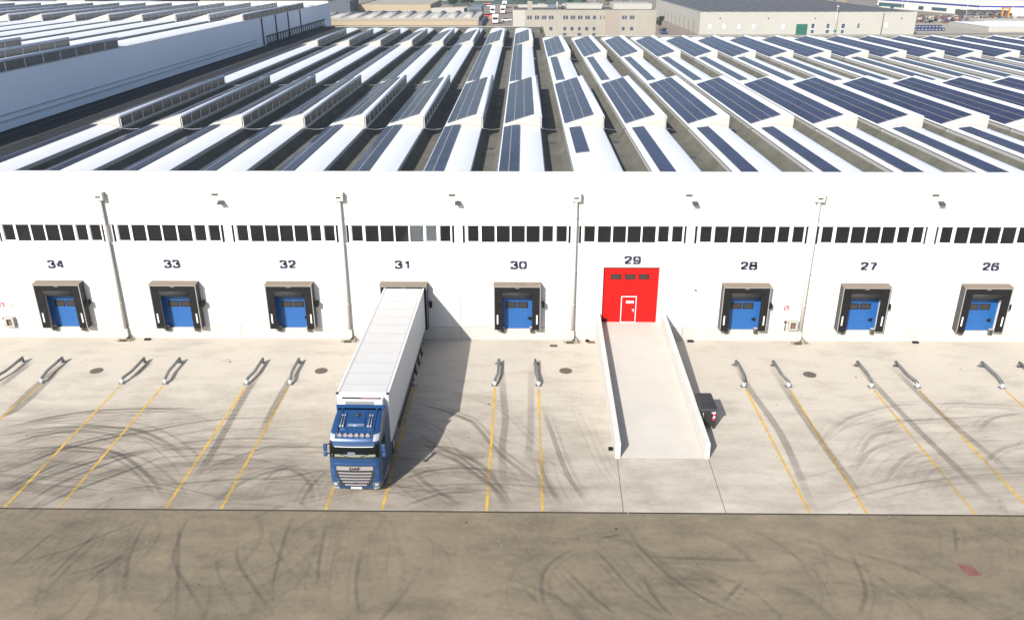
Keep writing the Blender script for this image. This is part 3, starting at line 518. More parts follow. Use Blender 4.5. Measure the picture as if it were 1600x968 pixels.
# hydrant boxes, signs
for i, (x, post) in enumerate([(-34.82, -35.2), (17.74, 17.23)]):
    wd = ['at the left edge', 'beside the rightmost drainpipe'][i]
    t = thing('hydrant_box', (x, 0, 0), 'pale grey wall box with a brown glazed recess, %s' % wd, 'hydrant box', 'hydrant boxes on the wall')
    b = B()
    for q in ((-.31, .31, 1.40, 1.52), (-.31, .31, .84, .93), (-.31, -.18, .932, 1.398), (.18, .31, .932, 1.398)): b.box(q[0], q[1], -.24, -.003, q[2], q[3], M['offwhite_far'])
    b.ob('casing', t, fix=False); box('recess', -.18, .18, -.08, -.01, .932, 1.398, M['rustiron'], t); box('hose_reel', -.10, .08, -.15, -.081, 1.0, 1.25, M['brick'], t)
    s = thing('marker_post', (post, 0, 0), 'thin dark post with a red cap by the hydrant box %s' % wd, 'marker post', 'marker posts by the hydrant boxes')
    B().tube([(0, -.12, .80), (0, -.12, 1.42)], .03, M['dockside'], 6).ob('post', s); b = B(); b.prism([(-.14, 1.38), (.14, 1.38), (0, 1.54)], 'y', -.15, -.09, M['brownred']); b.ob('arrow_cap', s)
    for j, dx in enumerate((0, .45)):
        xx = (-35.13 if i == 0 else 17.22)+dx
        s = thing('fire_sign', (xx, 0, 2.38), ('red fire equipment sign with white symbols, %s' if j == 0 else 'white square sign with a red border, %s') % wd, 'sign', 'fire signs on the wall')
        b = B(); b.box(-.17, .17, -.02, -.003, -.15, .15, M['redsign'] if j == 0 else M['white']); b.ob('plate', s, fix=False)
        b = B()
        if j == 0:
            b.box(-.12, -.09, -.024, -.021, -.02, .15, M['white']); b.box(-.06, .03, -.024, -.021, -.15, .05, M['white']); b.box(.12, .15, -.024, -.021, -.12, .1, M['white'])
        else:
            for q in ((-.16, -.06, .12, .15), (.04, .16, .12, .15), (-.16, .0, -.15, -.12), (.08, .16, -.15, -.12), (-.16, -.13, -.05, .08), (.13, .16, -.1, .1)): b.box(q[0], q[1], -.024, -.021, q[2], q[3], M['redsign'])
        b.ob('symbol', s, fix=False)
s = thing('round_sign', (9.05, 0, 2.48), 'small round white sign with a red mark, right of the red door', 'sign')
b = B(); b.tube([(0, -.003, 0), (0, -.02, 0)], .13, M['white'], 16); b.ob('plate', s); b = B(); b.prism([(-.05, -.04), (.04, -.02), (.02, .06)], 'y', -.026, -.021, M['redsign']); b.ob('symbol', s)
s = thing('wall_camera', (10.78, 0, 3.95), 'small white camera on an arm fixed to the wall left of dock 28', 'camera')
b = B(); b.tube([(0, -.003, .1), (.04, -.28, .02)], .03, M['white'], 8); b.ob('arm', s); b = B(); b.tube([(.02, -.2, -.02), (.16, -.42, -.1)], .06, M['white'], 8); b.ob('housing', s)

# ---------------------------------------------------------------- the warehouse: roof
ZE, ZG = 10.5, 9.95
XR = {0: 1.19, -1: -3.8, -2: -8.75, -3: -13.75, -4: -18.95, -5: -24.2, -6: -29.45, -7: -34.7, 1: 6.47, 2: 11.72, 3: 17.1, 4: 22.5, 5: 27.85, 6: 33.35, 7: 38.8}
for k in range(8, 19): XR[k] = 38.8+5.42*(k-7)
VW = lambda k: 3.22 if k <= 0 else 3.35
XSPLIT = 3.55
ROWS_L = [('arch', .9, 19.7), ('shed', 19.9, 46.6), ('arch', 46.9, 92.6), ('shed', 92.9, 117.0), ('arch', 117.1, 130.5)]
ROWS_R = [('arch', .9, 19.7), ('shed', 19.9, 46.6), ('arch', 46.9, 74.0), ('shed', 74.3, 102.0), ('arch', 102.1, 108.0)]
def arch_prof(W, rise=.24, n=10): return [(W*i/n, rise*(1-(2*i/n-1)**2)) for i in range(n+1)]
def shed_prof(W, rise=1.02, n=6): return [(W*i/n, rise*((i/n)*1.12-.12*(i/n)**2)) for i in range(n+1)]
def shell(kind, W, x0, y0, y1, ze, zg, mw, mend, mside):
    """one roof shell; x0 = its left edge"""
    p = arch_prof(W) if kind == 'arch' else shed_prof(W); b = B(); n = len(p)
    for (ua, za), (ub, zb) in zip(p, p[1:]): b.face([(x0+ua, y0, ze+za), (x0+ub, y0, ze+zb), (x0+ub, y1, ze+zb), (x0+ua, y1, ze+za)], mw, smooth=(kind == 'arch'))
    for y, fl in ((y0, False), (y1, True)):
        q = [(x0, y, zg)]+[(x0+W, y, zg)]+[(x0+u, y, ze+z) for u, z in reversed(p)]
        b.face(q[::-1] if fl else q, mend)
    b.face([(x0, y0, zg), (x0, y0, ze), (x0, y1, ze), (x0, y1, zg)], mside); zt = ze+p[-1][1]
    b.face([(x0+W, y0, zg), (x0+W, y1, zg), (x0+W, y1, zt), (x0+W, y0, zt)], mside if kind == 'arch' else mend)
    b.tube([(x0+.01, y0, ze), (x0+.01, y1, ze)], .035, mw, 5); 
    if kind == 'arch': b.tube([(x0+W-.01, y0, ze), (x0+W-.01, y1, ze)], .035, mw, 5)
    return b
panels = []      # (visible size, shell object, corner, edge vectors, dark)
CAM = Vector((-.26, -50.5, 23.5))
GLZ = {}
def glazing(parent, x, y0, y1, ze, step, rise=1.02):
    """shed window strip: curved metal lip, bars and a row of panes facing +x"""
    n = round((y1-y0-.3)/step); st = (y1-y0-.3)/n
    b = B(); lip = [(x-.12, ze+rise+.03), (x+.02, ze+rise+.05), (x+.11, ze+rise-.02), (x+.13, ze+rise-.14), (x+.09, ze+rise-.24), (x+.05, ze+rise-.24), (x+.07, ze+rise-.12), (x+.0, ze+rise-.02)]
    b.prism(lip, 'y', y0-.05, y1, M['lip'], True); b.ob('window_lip', parent)
    b = B(); b.box(x+.003, x+.09, y0, y1, ze-.06, ze+.03, M['frame'])
    for i in range(n+1): yy = y0+.15+st*i; b.box(x+.003, x+.09, yy-.05, yy+.05, ze+.032, ze+rise-.2, M['frame'])
    b.ob('glazing_bars', parent, fix=False)
    key = round(st, 3)
    if key not in GLZ: GLZ[key] = B().box(0, .03, -st/2+.045, st/2-.045, .04, rise-.2, M['glassgrey']).mesh('glazing_pane')
    for i in range(n): link('glazing_pane', GLZ[key], parent, (x+.01, y0+.15+st*(i+.5), ze))
PANELM = {}
def surf(kind, W, u):
    p = arch_prof(W) if kind == 'arch' else shed_prof(W)
    for (ua, za), (ub, zb) in zip(p, p[1:]):
        if ua <= u <= ub: return za+(zb-za)*(u-ua)/(ub-ua)
    return p[-1][1]
def add_panels(shell_ob, kind, W, x0, cols, y0, y1, ln, dark=False):
    n = int((y1-y0)/ln)
    for (a0_, a1_), (b0_, b1_) in zip(cols, cols[1:]):
        um = (a1_+b0_)/2; zr = ZE+surf(kind, W, um)+.108
        B().box(x0+um-.028, x0+um+.028, y1-ln*n, y1, zr-.06, zr, M['alu']).ob('panel_rail', shell_ob, fix=False)
    for ua, ub in cols:
        A = Vector((x0+ua, 0, ZE+surf(kind, W, ua)+.10)); Bv = Vector((x0+ub, 0, ZE+surf(kind, W, ub)+.10))
        for i in range(n):
            ys = y1-ln*(i+1); c = (A+Bv)/2; c.y = ys+ln/2
            panels.append(((c-CAM).length, shell_ob, c, Bv-A, ln, dark))
def build_roof(rows, ks, left):
    for ri, (kind, y0, y1) in enumerate(rows):
        for k in ks:
            W = VW(k); xr = XR[k]; x0 = xr-W
            dist = y1+50.5                      # skip shells the frame cannot show
            if x0 > .66*(dist+6)+3: continue
            o = shell(kind, W, x0, y0, y1, ZE, ZG, M['roofwhite'], M['roofend'], M['roofend']).ob('roof_shell', WH, fix=False)
            if kind == 'shed' and k <= 2: glazing(o, xr, y0, y1, ZE, 2.2)
            last = ri == 4
            if kind == 'arch' and not last:
                if left: add_panels(o, kind, W, x0, [(.12, .77), (.82, 1.47)], max(y0, 1.3) if ri == 0 else y0+.2, y1-.05, 1.3, True)
                else: add_panels(o, kind, W, x0, [(.42, 1.42)], (7.8 if k == 1 else 1.6) if ri == 0 else y0+.8, y1-.7, 1.63)
            elif kind == 'shed':
                add_panels(o, kind, W, x0, [(.15, .95), (1.0, 1.80), (1.85, 2.65)], y0+.15, y1-.8, 1.63, left)
build_roof(ROWS_L, range(-7, 1), True); build_roof(ROWS_R, range(1, 19), False)
panels.sort(key=lambda p: p[0])
def panel_mesh(w_, ln, dark):
    key = (round(w_, 2), ln, dark)
    if key not in PANELM:
        b = B(); b.box(-w_/2, w_/2, -ln/2, ln/2, -.04, 0, M['pvframe'], skip='t'); e = .012
        b.face([(-w_/2, -ln/2, 0), (w_/2, -ln/2, 0), (w_/2, ln/2, 0), (-w_/2, ln/2, 0)], M['pvframe'])
        b.face([(-w_/2+e, -ln/2+e, .004), (w_/2-e, -ln/2+e, .004), (w_/2-e, ln/2-e, .004), (-w_/2+e, ln/2-e, .004)], M['pvdark'] if dark else M['pv'], [(0, 0), (1, 0), (1, 1), (0, 1)])
        PANELM[key] = b.mesh('solar_panel')
    return PANELM[key]
rest = B()
for i, (_, so_, c, e, ln, dark) in enumerate(panels):
    w_ = e.length; ex = e.normalized(); ey = Vector((0, 1, 0)); ez = ex.cross(ey)
    if i < 300:
        o = link('solar_panel', panel_mesh(w_-.02, ln-.03, dark), so_)
        o.matrix_local = Matrix(((ex.x, 0, ez.x, c.x), (ex.y, 1, ez.y, c.y), (ex.z, 0, ez.z, c.z), (0, 0, 0, 1)))
    else:
        hw = w_/2-.01; hl = ln/2-.015
        for q, mm, t_ in ((0, M['pvframe'], -.0), (.018, M['pvdark'] if dark else M['pv'], .005)):
            pts = [c+ex*a+ey*b_+ez*t_ for a, b_ in ((-hw+q, -hl+q), (hw-q, -hl+q), (hw-q, hl-q), (-hw+q, hl-q))]
            rest.face(pts, mm, [(0, 0), (1, 0), (1, 1), (0, 1)])
        pts = [c+ex*a+ez*t_+ey*b_ for a, b_, t_ in ((-hw, -hl, -.05), (hw, -hl, -.05), (hw, -hl, 0), (-hw, -hl, 0))]; rest.face(pts, M['pvframe'])
        pts = [c+ex*hw+ez*t_+ey*b_ for b_, t_ in ((-hl, -.05), (hl, -.05), (hl, 0), (-hl, 0))]; rest.face(pts, M['pvframe'])
tag(rest.ob('solar_panels', WH, fix=False), kind='stuff')
# deck, gutters between the shells, outer edges
dk = B(); dk.box(-48.2, XSPLIT, .5, 137.8, 9.2, ZG-.3, M['membrane']); dk.box(XSPLIT+.003, 128, .5, 113.2, 9.2, ZG-.302, M['membrane']); dk.ob('roof_deck', WH, fix=False)
def gutter(xa, xb, y0, y1, m):
    b = B(); wd = xb-xa; s = min(.42, wd*.26)
    pr = [(xa+.01, ZG-.02+.3), (xa+s, ZG-.28), (xb-s, ZG-.28), (xb-.01, ZG-.02+.3)]
    for (ua, za), (ub, zb) in zip(pr, pr[1:]): b.face([(ua, y0, za), (ub, y0, zb), (ub, y1, zb), (ua, y1, za)], m)
    b.box(xa+s-.02, xa+s+.02, y0, y1, ZG-.279, ZG-.262, M['seam']); b.box(xb-s-.02, xb-s+.02, y0, y1, ZG-.279, ZG-.262, M['seam'])
    return b.ob('roof_gutter', WH, fix=False)
ks = sorted(XR)
for k0, k1 in zip(ks, ks[1:]):
    yend = 130.5 if k1 <= 0 else 108
    gutter(XR[k0], XR[k1]-VW(k1), .6, yend, M['membrane'])
for yl, sg, rad in ((19.8, .16, .028), (46.75, .16, .03), (92.75, .2, .04), (74.15, .2, .04)):
    for k0, k1 in zip(ks[:-1], ks[1:]):
        if (yl > 90 and k1 > 0) or (70 < yl < 80 and k1 <= 0): continue
        xa, xb = XR[k0], XR[k1]-VW(k1); n = 6
        B().tube([(xa+(xb-xa)*t/n, yl, ZE+.02-sg*(1-(2*t/n-1)**2)) for t in range(n+1)], rad, M['pvframe'], 5).ob('roof_cable', WH)
# drain plates in the gutters
for k0, k1, y in ((0, 1, 17.5), (1, 2, 17.8), (2, 3, 12.2), (3, 4, 17.6), (1, 2, 44.5), (-1, 0, 15.2)):
    xm = (XR[k0]+XR[k1]-VW(k1))/2; box('drain_cover', xm-.22, xm+.22, y-.3, y+.3, ZG-.279, ZG-.23, M['dockside'], WH)
# flat strip by the taller building (shade put into its colour) and far edges
box('flat_roof_strip', -44.55, -38.05, .6, 137.6, ZG-.28, ZG+.3, M['shademem'], WH)
B().box(-40.6, -40.5, .6, 137, ZG+.302, ZG+.34, M['seam']).box(-43.2, -43.1, .6, 137, ZG+.302, ZG+.34, M['seam']).ob('roof_seam', WH, fix=False)
box('roof_end_strip', -38.04, XSPLIT-.3, 130.7, 137.6, ZG-.28, ZG+.28, M['membrane'], WH); box('roof_end_strip', XSPLIT+.6, 128, 108.2, 113.0, ZG-.27, ZG+.285, M['membrane'], WH)
b = B(); b.box(-44.5, XSPLIT+.35, 137.6, 138.0, 8, ZE-.06, M['membrane']); b.box(-44.5, XSPLIT+.35, 137.72, 138.0, ZE-.058, ZE+.03, M['roofend']); b.box(XSPLIT-.02, XSPLIT+.3, 113.4, 137.59, 8, ZE-.02, M['membrane']); b.box(XSPLIT+.31, 128, 113.0, 113.38, 8, ZE-.1, M['membrane']); b.box(XSPLIT+.31, 128, 113.12, 113.38, ZE-.098, ZE-.01, M['roofend']); b.ob('rear_parapet', WH, fix=False)
b = B(); b.box(-44.5, XSPLIT+.2, 137.4, 137.98, 0, 8, M['wall']); b.box(XSPLIT+.2, 128, 112.9, 113.3, 0, 8, M['wall']); b.box(127.6, 128, .6, 112.8, 0, 10.9, M['wall']); b.ob('rear_wall', WH, fix=False)

# ---------------------------------------------------------------- the taller hall on the left
LX, LZ, LD = -44.6, 14.85, 14.3
TH = thing('neighbour_hall', (-70, 0, 0), 'taller white hall on the left with rows of roof windows and a shaded side wall', 'building')
TH.location = (0, 0, 0)
ys = [.6]+[6+12.0*i for i in range(12)]+[149.2]
for a, b_ in zip(ys, ys[1:]): box('side_wall_panel', LX-.3, LX, a+.006, b_-.006, 0, LZ-.06, M['wallshade'], TH)
box('wall_coping', LX-.33, LX+.03, .6, 149.25, LZ-.058, LZ, M['coping'], TH)
b = B()
for z in (10.95, 11.45): b.box(LX+.003, LX+.10, 2, 92, z, z+.10, M['lip'])
b.ob('cable_tray', TH, fix=False)
b = B()
for y in (95.8, 104.2, 112.5, 121.5): b.tube([(LX+.12, y, 10.4), (LX+.12, y, LZ-.1)], .11, M['brownred'], 8)
b.ob('downpipe', TH)
b = B(); y = 97.0
while y < 141: b.box(LX+.35, LX+.45, y, y+.25, 10.3, 11.6, M['chassis']); y += 1.65
b.box(LX+.3, LX+.5, 97, 141.4, 11.6, 11.8, M['chassis']); b.box(LX+.3, LX+.5, 97, 141.4, 10.45, 10.6, M['chassis'])
b.ob('pipe_rack', TH, fix=False)
box('roof_deck', -150, LX-.31, .6, 148.9, LD-.4, LD, M['membrane'], TH)
box('rear_coping', -150, LX-.34, 148.95, 149.25, LD-2, LZ+.25, M['coping'], TH)
box('rear_wall', -150, LX-.31, 148.9, 149.2, 0, LD-2.01, M['wall'], TH)
for ri, (kind, y0, y1) in enumerate([('shed', 10, 43.8), ('arch', 44.0, 87.0), ('shed', 87.3, 126.5), ('arch', 126.7, 133.5)]):
    for j in range(14):
        W = 3.6; xr = LX-.35-5.35*j
        if xr < -.66*(y1+50)-6: continue
        o = shell(kind, W, xr-W, y0, y1, LZ-.02, LD, M['roofwhite'], M['roofend'], M['roofend']).ob('roof_shell', TH, fix=False)
        if kind == 'shed': glazing(o, xr, y0, y1, LZ-.02, 3.0, 1.02)
for ri, (y0, y1) in enumerate(((10, 43.8), (87.3, 122))): pass

# ---------------------------------------------------------------- concrete ramp with its side walls
RP = thing('concrete_ramp', (7, -7, 0), 'pale concrete ramp with low side walls rising to the red door', 'ramp'); RP.location = (0, 0, 0)
b = B(); y0, y1 = -14.4, -.031
b.face([(4.80, y0, .012), (9.1, y0, .012), (8.95, y1, 1.25), (4.90, y1, 1.25)], M['ramp'])
b.face([(4.90, y1, 1.25), (8.95, y1, 1.25), (8.64, .158, 1.25), (5.01, .158, 1.25)], M['ramp'])
b.ob('ramp_surface', RP, fix=False)
def rwall(xa0, xb0, xa1, xb1):
    b = B(); H = .72
    f = [(xa0, y0, 0), (xb0, y0, 0), (xb0, y0+.06, .88), (xa0, y0+.06, .88)]
    m1 = [(xa1, y1, 0), (xb1, y1, 0), (xb1, y1, 1.97), (xa1, y1, 1.97)]
    b.loft([f, m1], M['rampwall'], smooth=False); return b.ob('side_wall', RP, bevel=.015)
rwall(4.52, 4.79, 4.63, 4.89); rwall(9.11, 9.36, 8.96, 9.24)
for x, y in ((4.36, -13.6), (4.08, -.32)): 
    t = thing('rubber_block', (x, y, 0), 'small black rubber block on the concrete, %s' % ('at the foot of the ramp wall' if y < -5 else 'left of the ramp wall near the building'), 'rubber block'); B().box(-.11, .11, -.09, .09, 0, .14, M['black']).ob('block', t, fix=False, bevel=.01)
for x, y, s in ((-25.6, -.35, 'near the drainpipe between docks 34 and 33'), (11.0, -.25, 'right of the ramp'), (26.0, -.28, 'between docks 27 and 26')):
    t = thing('rubber_block', (x, y, 0), 'small black rubber block by the wall, %s' % s, 'rubber block'); B().box(-.2, .2, -.1, .1, 0, .10, M['black']).ob('block', t, fix=False, bevel=.01)

# black container trailer beside the ramp
t = thing('waste_container', (9.83, -10.75, 0), 'black wheeled container with a sloping lid beside the ramp wall', 'container')
b = B(); b.prism([(-.72, .22), (.72, .22), (.78, 1.18), (-.78, 1.18)], 'x', -.44, .40, M['chassis']); b.ob('container_body', t, bevel=.02)
b = B(); b.loft([[(-.48, -.84, 1.19), (.46, -.84, 1.19), (.46, .84, 1.19), (-.48, .84, 1.19)], [(-.46, -.80, 1.30), (.44, -.80, 1.30), (.44, .80, 1.34), (-.46, .80, 1.34)], [(-.36, -.3, 1.42), (.34, -.3, 1.42), (.34, .7, 1.46), (-.36, .7, 1.46)]], M['blackpad'], smooth=False); b.ob('lid', t)
for i in range(4):
    b = B(); z = .56+.13*i; b.face([(.24, -.755-.02*(z-.2), z), (.36, -.757-.02*(z-.2), z+.06), (.36, -.763-.02*(z-.1), z+.18), (.24, -.763-.02*(z-.1), z+.12)], M['white'] if i % 2 else M['redsign']); b.ob('warning_stripe', t, fix=False)
b = B(); b.tube([(-.3, -.78, .3), (-.3, -.82, 1.1)], .02, M['steel'], 6); b.ob('handle', t); B().box(.15, .27, -.775, -.76, 1.02, 1.08, M['white']).ob('label', t, fix=False)
for sx in (-.36, .34):
    for sy in (-.62, .62): B().tube([(sx-.05, sy, .14), (sx+.05, sy, .14)], .135, M['tyre'], 12).ob('wheel', t)
B().tube([(.40, -.62, .14), (.412, -.62, .14)], .06, M['steellight'], 10).ob('wheel_hub', t)

# wheel guides
def guide_meshes(s):
    r = B(); r.tube([(0, 0, .30), (0, -.9, .30), (0, -1.75, .30), (s*.03, -1.95, .30), (s*.13, -2.55, .30), (s*.16, -2.72, .26), (s*.17, -2.80, .12), (s*.17, -2.80, 0)], .09, M['steel'], 10)
    c = B()
    c.tube([(s*.17, -2.82, 0), (s*.17, -2.82, .25)], .12, M['steellight'], 10)
    p = B(); p.tube([(0, -.02, 0), (0, -.02, .30)], .08, M['steel'], 10)
    q = B(); q.box(-.14, .14, -.14, .12, 0, .02, M['steel']); q.prism([(.05, 0), (.30, 0), (.05, .22)], 'y', -.03, .01, M['steel']) if s > 0 else q.prism([(-.30, 0), (-.05, 0), (-.05, .22)], 'y', -.03, .01, M['steel']); 
    u = B(); u.box(s*.17-.2, s*.17+.2, -2.98, -2.66, 0, .02, M['steel'])
    return r.mesh('rail', True), c.mesh('end_cap', True), p.mesh('post', True), q.mesh('foot', True), u.mesh('foot')
GM = {-1: guide_meshes(-1), 1: guide_meshes(1)}
for i, x in enumerate(LINES):
    s = -1 if i % 2 == 0 else 1
    t = thing('wheel_guide', (x-s*.15, -3.72, 0), 'steel tube wheel guide, %s of the pair for %s' % ('left' if s < 0 else 'right', DW[order[i]]), 'wheel guide', 'steel wheel guides in front of the docks')
    for nm, me in zip(('rail', 'end_cap', 'post', 'foot', 'foot'), GM[s]): link(nm, me, t)

# manholes, covers, bits on the ground
for x, y, wd in ((-26.87, -4.93, 'between docks 34 and 33'), (-12.82, -4.78, 'left of the lorry'), (2.44, -4.61, 'left of the ramp'), (17.48, -4.96, 'between docks 28 and 27')):
    t = thing('manhole_cover', (x, y, 0), 'round brown manhole cover in the concrete %s' % wd, 'manhole cover', 'round manhole covers in the yard')
    B().tube([(0, 0, -.01), (0, 0, .012)], .40, M['rustiron'], 24).ob('cover', t); b = B()
    for k in range(5): b.box(-.28, .28, -.26+.12*k, -.22+.12*k, .0121, .018, M['rustiron'])
    b.ob('ribs', t, fix=False)
for x, y, m, wd in ((1.80, -1.0, 'rustiron', 'brown square drain cover in the concrete between dock 30 and the drainpipe'), (4.35, -.42, 'brick', 'reddish square cover against the foot of the ramp wall')):
    t = thing('drain_cover', (x, y, 0), wd, 'drain cover'); B().box(-.24, .24, -.17, .17, 0, .02, M[m]).ob('cover', t, fix=False); B().box(-.18, .18, -.02, .02, .0201, .028, M['dockside']).ob('slot', t, fix=False)
b = B(); q = [(18.2, -22.15), (18.62, -22.15), (18.95, -23.15), (18.45, -23.15)]
b.face([(x, y, .001) for x, y in ((18.15, -22.3), (18.75, -22.33), (18.9, -22.98), (18.3, -23.02))][::-1], M['redpaint'])
b.tube([(18.5+.28*math.cos(R(a)), -22.65+.30*math.sin(R(a)), .002) for a in range(0, 361, 20)], .018, M['rustiron'], 4, cap=False); b.tube([(18.5+.15*math.cos(R(a)), -22.65+.15*math.sin(R(a)), .002) for a in range(0, 361, 30)], .012, M['rustiron'], 4, cap=False)
tag(b.ob('painted_manhole', fix=False), 'faded red painted square around a manhole in the road', 'manhole cover')
lit = B(); rg = random.Random(11)
for _ in range(220):
    x = rg.uniform(-33, 33); y = rg.uniform(-27, -1); s = rg.uniform(.012, .04)*(1 if rg.random() < .93 else 2.0)
    if 4.4 < x < 9.5 and y > -14.5: continue
    a = rg.uniform(0, 3); c, d = math.cos(a)*s, math.sin(a)*s
    lit.loft([[(x-c, y-d, 0), (x+d, y-c, 0), (x+c, y+d, 0), (x-d, y+c, 0)], [(x-c*.5, y-d*.5, s*.6), (x+d*.5, y-c*.5, s*.6), (x+c*.5, y+d*.5, s*.6), (x-d*.5, y+c*.5, s*.6)]], M[rg.choice(['rustiron', 'darkhole', 'rustiron', 'offwhite_far'])], smooth=False)
tag(lit.ob('loose_grit'), 'scattered grit and crumbs of litter on the yard', 'grit', kind='stuff')

# ---------------------------------------------------------------- the articulated lorry
T = thing('articulated_lorry', (-8.12, -14.90, 0), 'blue lorry with a long white box trailer backed into dock 31', 'lorry', rz=R(-.62))
TL = 14.1
b = B(); b.box(-1.28, 1.28, 0, TL, 1.22, 3.965, M['trailerside']); tr = b.ob('trailer_body', T, fix=False, bevel=.03)
b = B(); b.box(-1.20, 1.20, .10, TL-.02, 3.966, 3.985, M['trailerroof'])
b.ob('roof_skin', tr, fix=False)
b = B()
for k in range(11): y = .9+1.22*k; b.box(-1.18, 1.18, y, y+.05, 3.986, 3.992, M['roofseam'])
b.box(-1.16, -1.13, .1, TL-.1, 3.9865, 3.9925, M['roofseam']); b.box(1.13, 1.16, .1, TL-.1, 3.9865, 3.9925, M['roofseam'])
b.ob('roof_seam', tr, fix=False)
b = B()
for s in (-1, 1): b.box(s*1.21, s*1.30, -.01, TL+.01, 3.93, 4.0, M['trailer']); b.box(s*1.281, s*1.297, .0, TL, 1.16, 1.30, M['alu'])
b.box(-1.205, 1.205, -.015, .085, 3.93, 4.005, M['trailer']); b.box(-1.205, 1.205, TL-.08, TL+.015, 3.93, 4.005, M['dockside']); b.ob('edge_rail', tr, fix=False)
for s in (-1, 1): B().box(s*1.17, s*1.315, -.06, .09, 3.94, 4.02, M['chassis']).ob('corner_cap', tr, fix=False, bevel=.02)
b = B()
for k in range(16): b.box(1.2802, 1.2835, .8+.85*k, .815+.85*k, 1.32, 3.92, M['roofend'])
b.ob('side_rivet_line', tr, fix=False)
b = B(); b.box(-1.05, 1.05, -.42, -.002, 2.5, 3.86, M['trailer']); fr_ = b.ob('cooling_unit', T, fix=False, bevel=.06)
b = B(); b.box(-.95, .95, -.36, -.20, 3.861, 3.875, M['chassis']); b.box(.0, .88, -.31, -.26, 3.876, 3.89, M['earthpink']); b.ob('top_vent', fr_, fix=False)
B().box(-.78, .62, -.435, -.421, 3.15, 3.78, M['cargrey']).ob('condenser_grille', fr_, fix=False)
b = B(); b.box(-.55, .55, -.3, TL-.3, .88, 1.2, M['chassis']); b.box(-1.15, 1.15, TL-.4, TL-.1, .5, .7, M['chassis']); b.ob('trailer_chassis', T, fix=False)
for s in (-1, 1):
    b = B(); b.box(s*1.22, s*1.25, 2.6, 8.4, .45, 1.12, M['chassis']); b.box(s*.7, s*1.2, 2.9, 5.2, .5, 1.1, M['chassis']); b.ob('side_guard', T, fix=False)
    b = B(); b.box(s*1.245, s*1.27, 9.2, 13.6, .98, 1.16, M['chassis']); b.ob('mudguard', T, fix=False)
    B().box(s*.85, s*.95, 2.25, 2.4, .1, 1.2, M['steel']).box(s*.8, s*1.0, 2.15, 2.5, .02, .1, M['steel']).ob('landing_leg', T, fix=False)
def wheel(x, y, r, wd):
    s = 1 if x > 0 else -1
    o = B().tube([(x-s*wd, y, r), (x-s*wd*.98, y, r), (x-s*.03, y, r), (x, y, r)], [r*.85, r, r, r*.86], M['tyre'], 24).ob('wheel', T)
    B().tube([(x-s*.02, y, r), (x+s*.004, y, r), (x+s*.03, y, r)], [r*.56, r*.52, r*.25], M['rim'], 16).ob('rim', o)
for y in (9.75, 11.06, 12.37):
    for s in (-1, 1): wheel(s*1.26, y, .50, .38)
for s in (-1, 1): wheel(s*1.22, .95, .51, .55); wheel(s*1.22, -2.0+.55, .51, .33)
b = B(); b.box(-.42, .42, -2.3, 1.7, .6, .92, M['chassis']); b.box(-.5, .5, .4, 1.5, .92, 1.15, M['chassis'])
b.tube([(0, .95, .5), (-1.0, .95, .5)], .09, M['chassis'], 8); b.tube([(0, .95, .5), (1.0, .95, .5)], .09, M['chassis'], 8); b.ob('tractor_chassis', T)
for s in (-1, 1):
    b = B(); b.box(s*.75, s*1.22, -.75, .30, .38, .98, M['bluedk']); b.ob('side_skirt', T, fix=False, bevel=.05)
    b = B(); b.tube([(s*.95, .95+.62*math.cos(R(a)), .5+.62*math.sin(R(a))) for a in range(20, 161, 20)], .05, M['chassis'], 6); b.ob('mudguard', T)

YF, CR = -2.80, .30
RINGS = [(.26, 1.14, -2.70), (.34, 1.20, -2.78), (.55, 1.245, -2.82), (1.05, 1.25, -2.83), (1.55, 1.25, -2.82), (1.98, 1.245, -2.79), (2.45, 1.235, -2.72), (2.93, 1.215, -2.60), (3.08, 1.205, -2.53), (3.22, 1.19, -2.36), (3.38, 1.17, -2.06), (3.54, 1.15, -1.70), (3.68, 1.12, -1.28), (3.76, 1.09, -.95), (3.80, 1.05, -.72)]
RINGS = [(z if z <= 2 else 2+(z-2)*.86, w0, y_) for z, w0, y_ in RINGS]
SQ = lambda z: z if z <= 2 else 2+(z-2)*.86
def interp(z):
    if z <= RINGS[0][0]: return RINGS[0][1:]
    for (za, wa, ya), (zb, wb, yb) in zip(RINGS, RINGS[1:]):
        if za <= z <= zb: t_ = (z-za)/(zb-za); return wa+(wb-wa)*t_, ya+(yb-ya)*t_
    return RINGS[-1][1:]
def front_y(x, z):
    w_, yf = interp(z); x = abs(x); bow = .07*(x/w_)**2; r = CR
    if x <= w_-r: return yf+bow
    d = min(x-(w_-r), r); return yf+bow+r-math.sqrt(max(r*r-d*d, 0))
def cab_ring(z):
    w_, yf = interp(z); yb = -.52; pts = []
    xs = [-w_, -w_*.992, -w_+.04, -w_+.10, -w_+.19, -w_+.30, -w_*.5, 0, w_*.5, w_-.30, w_-.19, w_-.10, w_-.04, w_*.992, w_]
    for x in xs: pts.append((x, front_y(x, z) if abs(x) < w_ else yf+.07+CR+.02, z))
    return pts+[(w_, yb-.3, z), (w_-.02, yb, z), (-w_+.02, yb, z), (-w_, yb-.3, z)]
zs = [.26, .34, .45, .55, .8, 1.05, 1.3, 1.55, 1.8, 1.98, 2.2, 2.45, 2.7, 2.93, 3.0, 3.08, 3.15, 3.22, 3.3, 3.38, 3.46, 3.54, 3.61, 3.68, 3.72, 3.76, 3.80]
cab = B().loft([cab_ring(SQ(z)) for z in zs], M['bluecab']).ob('cab', T)
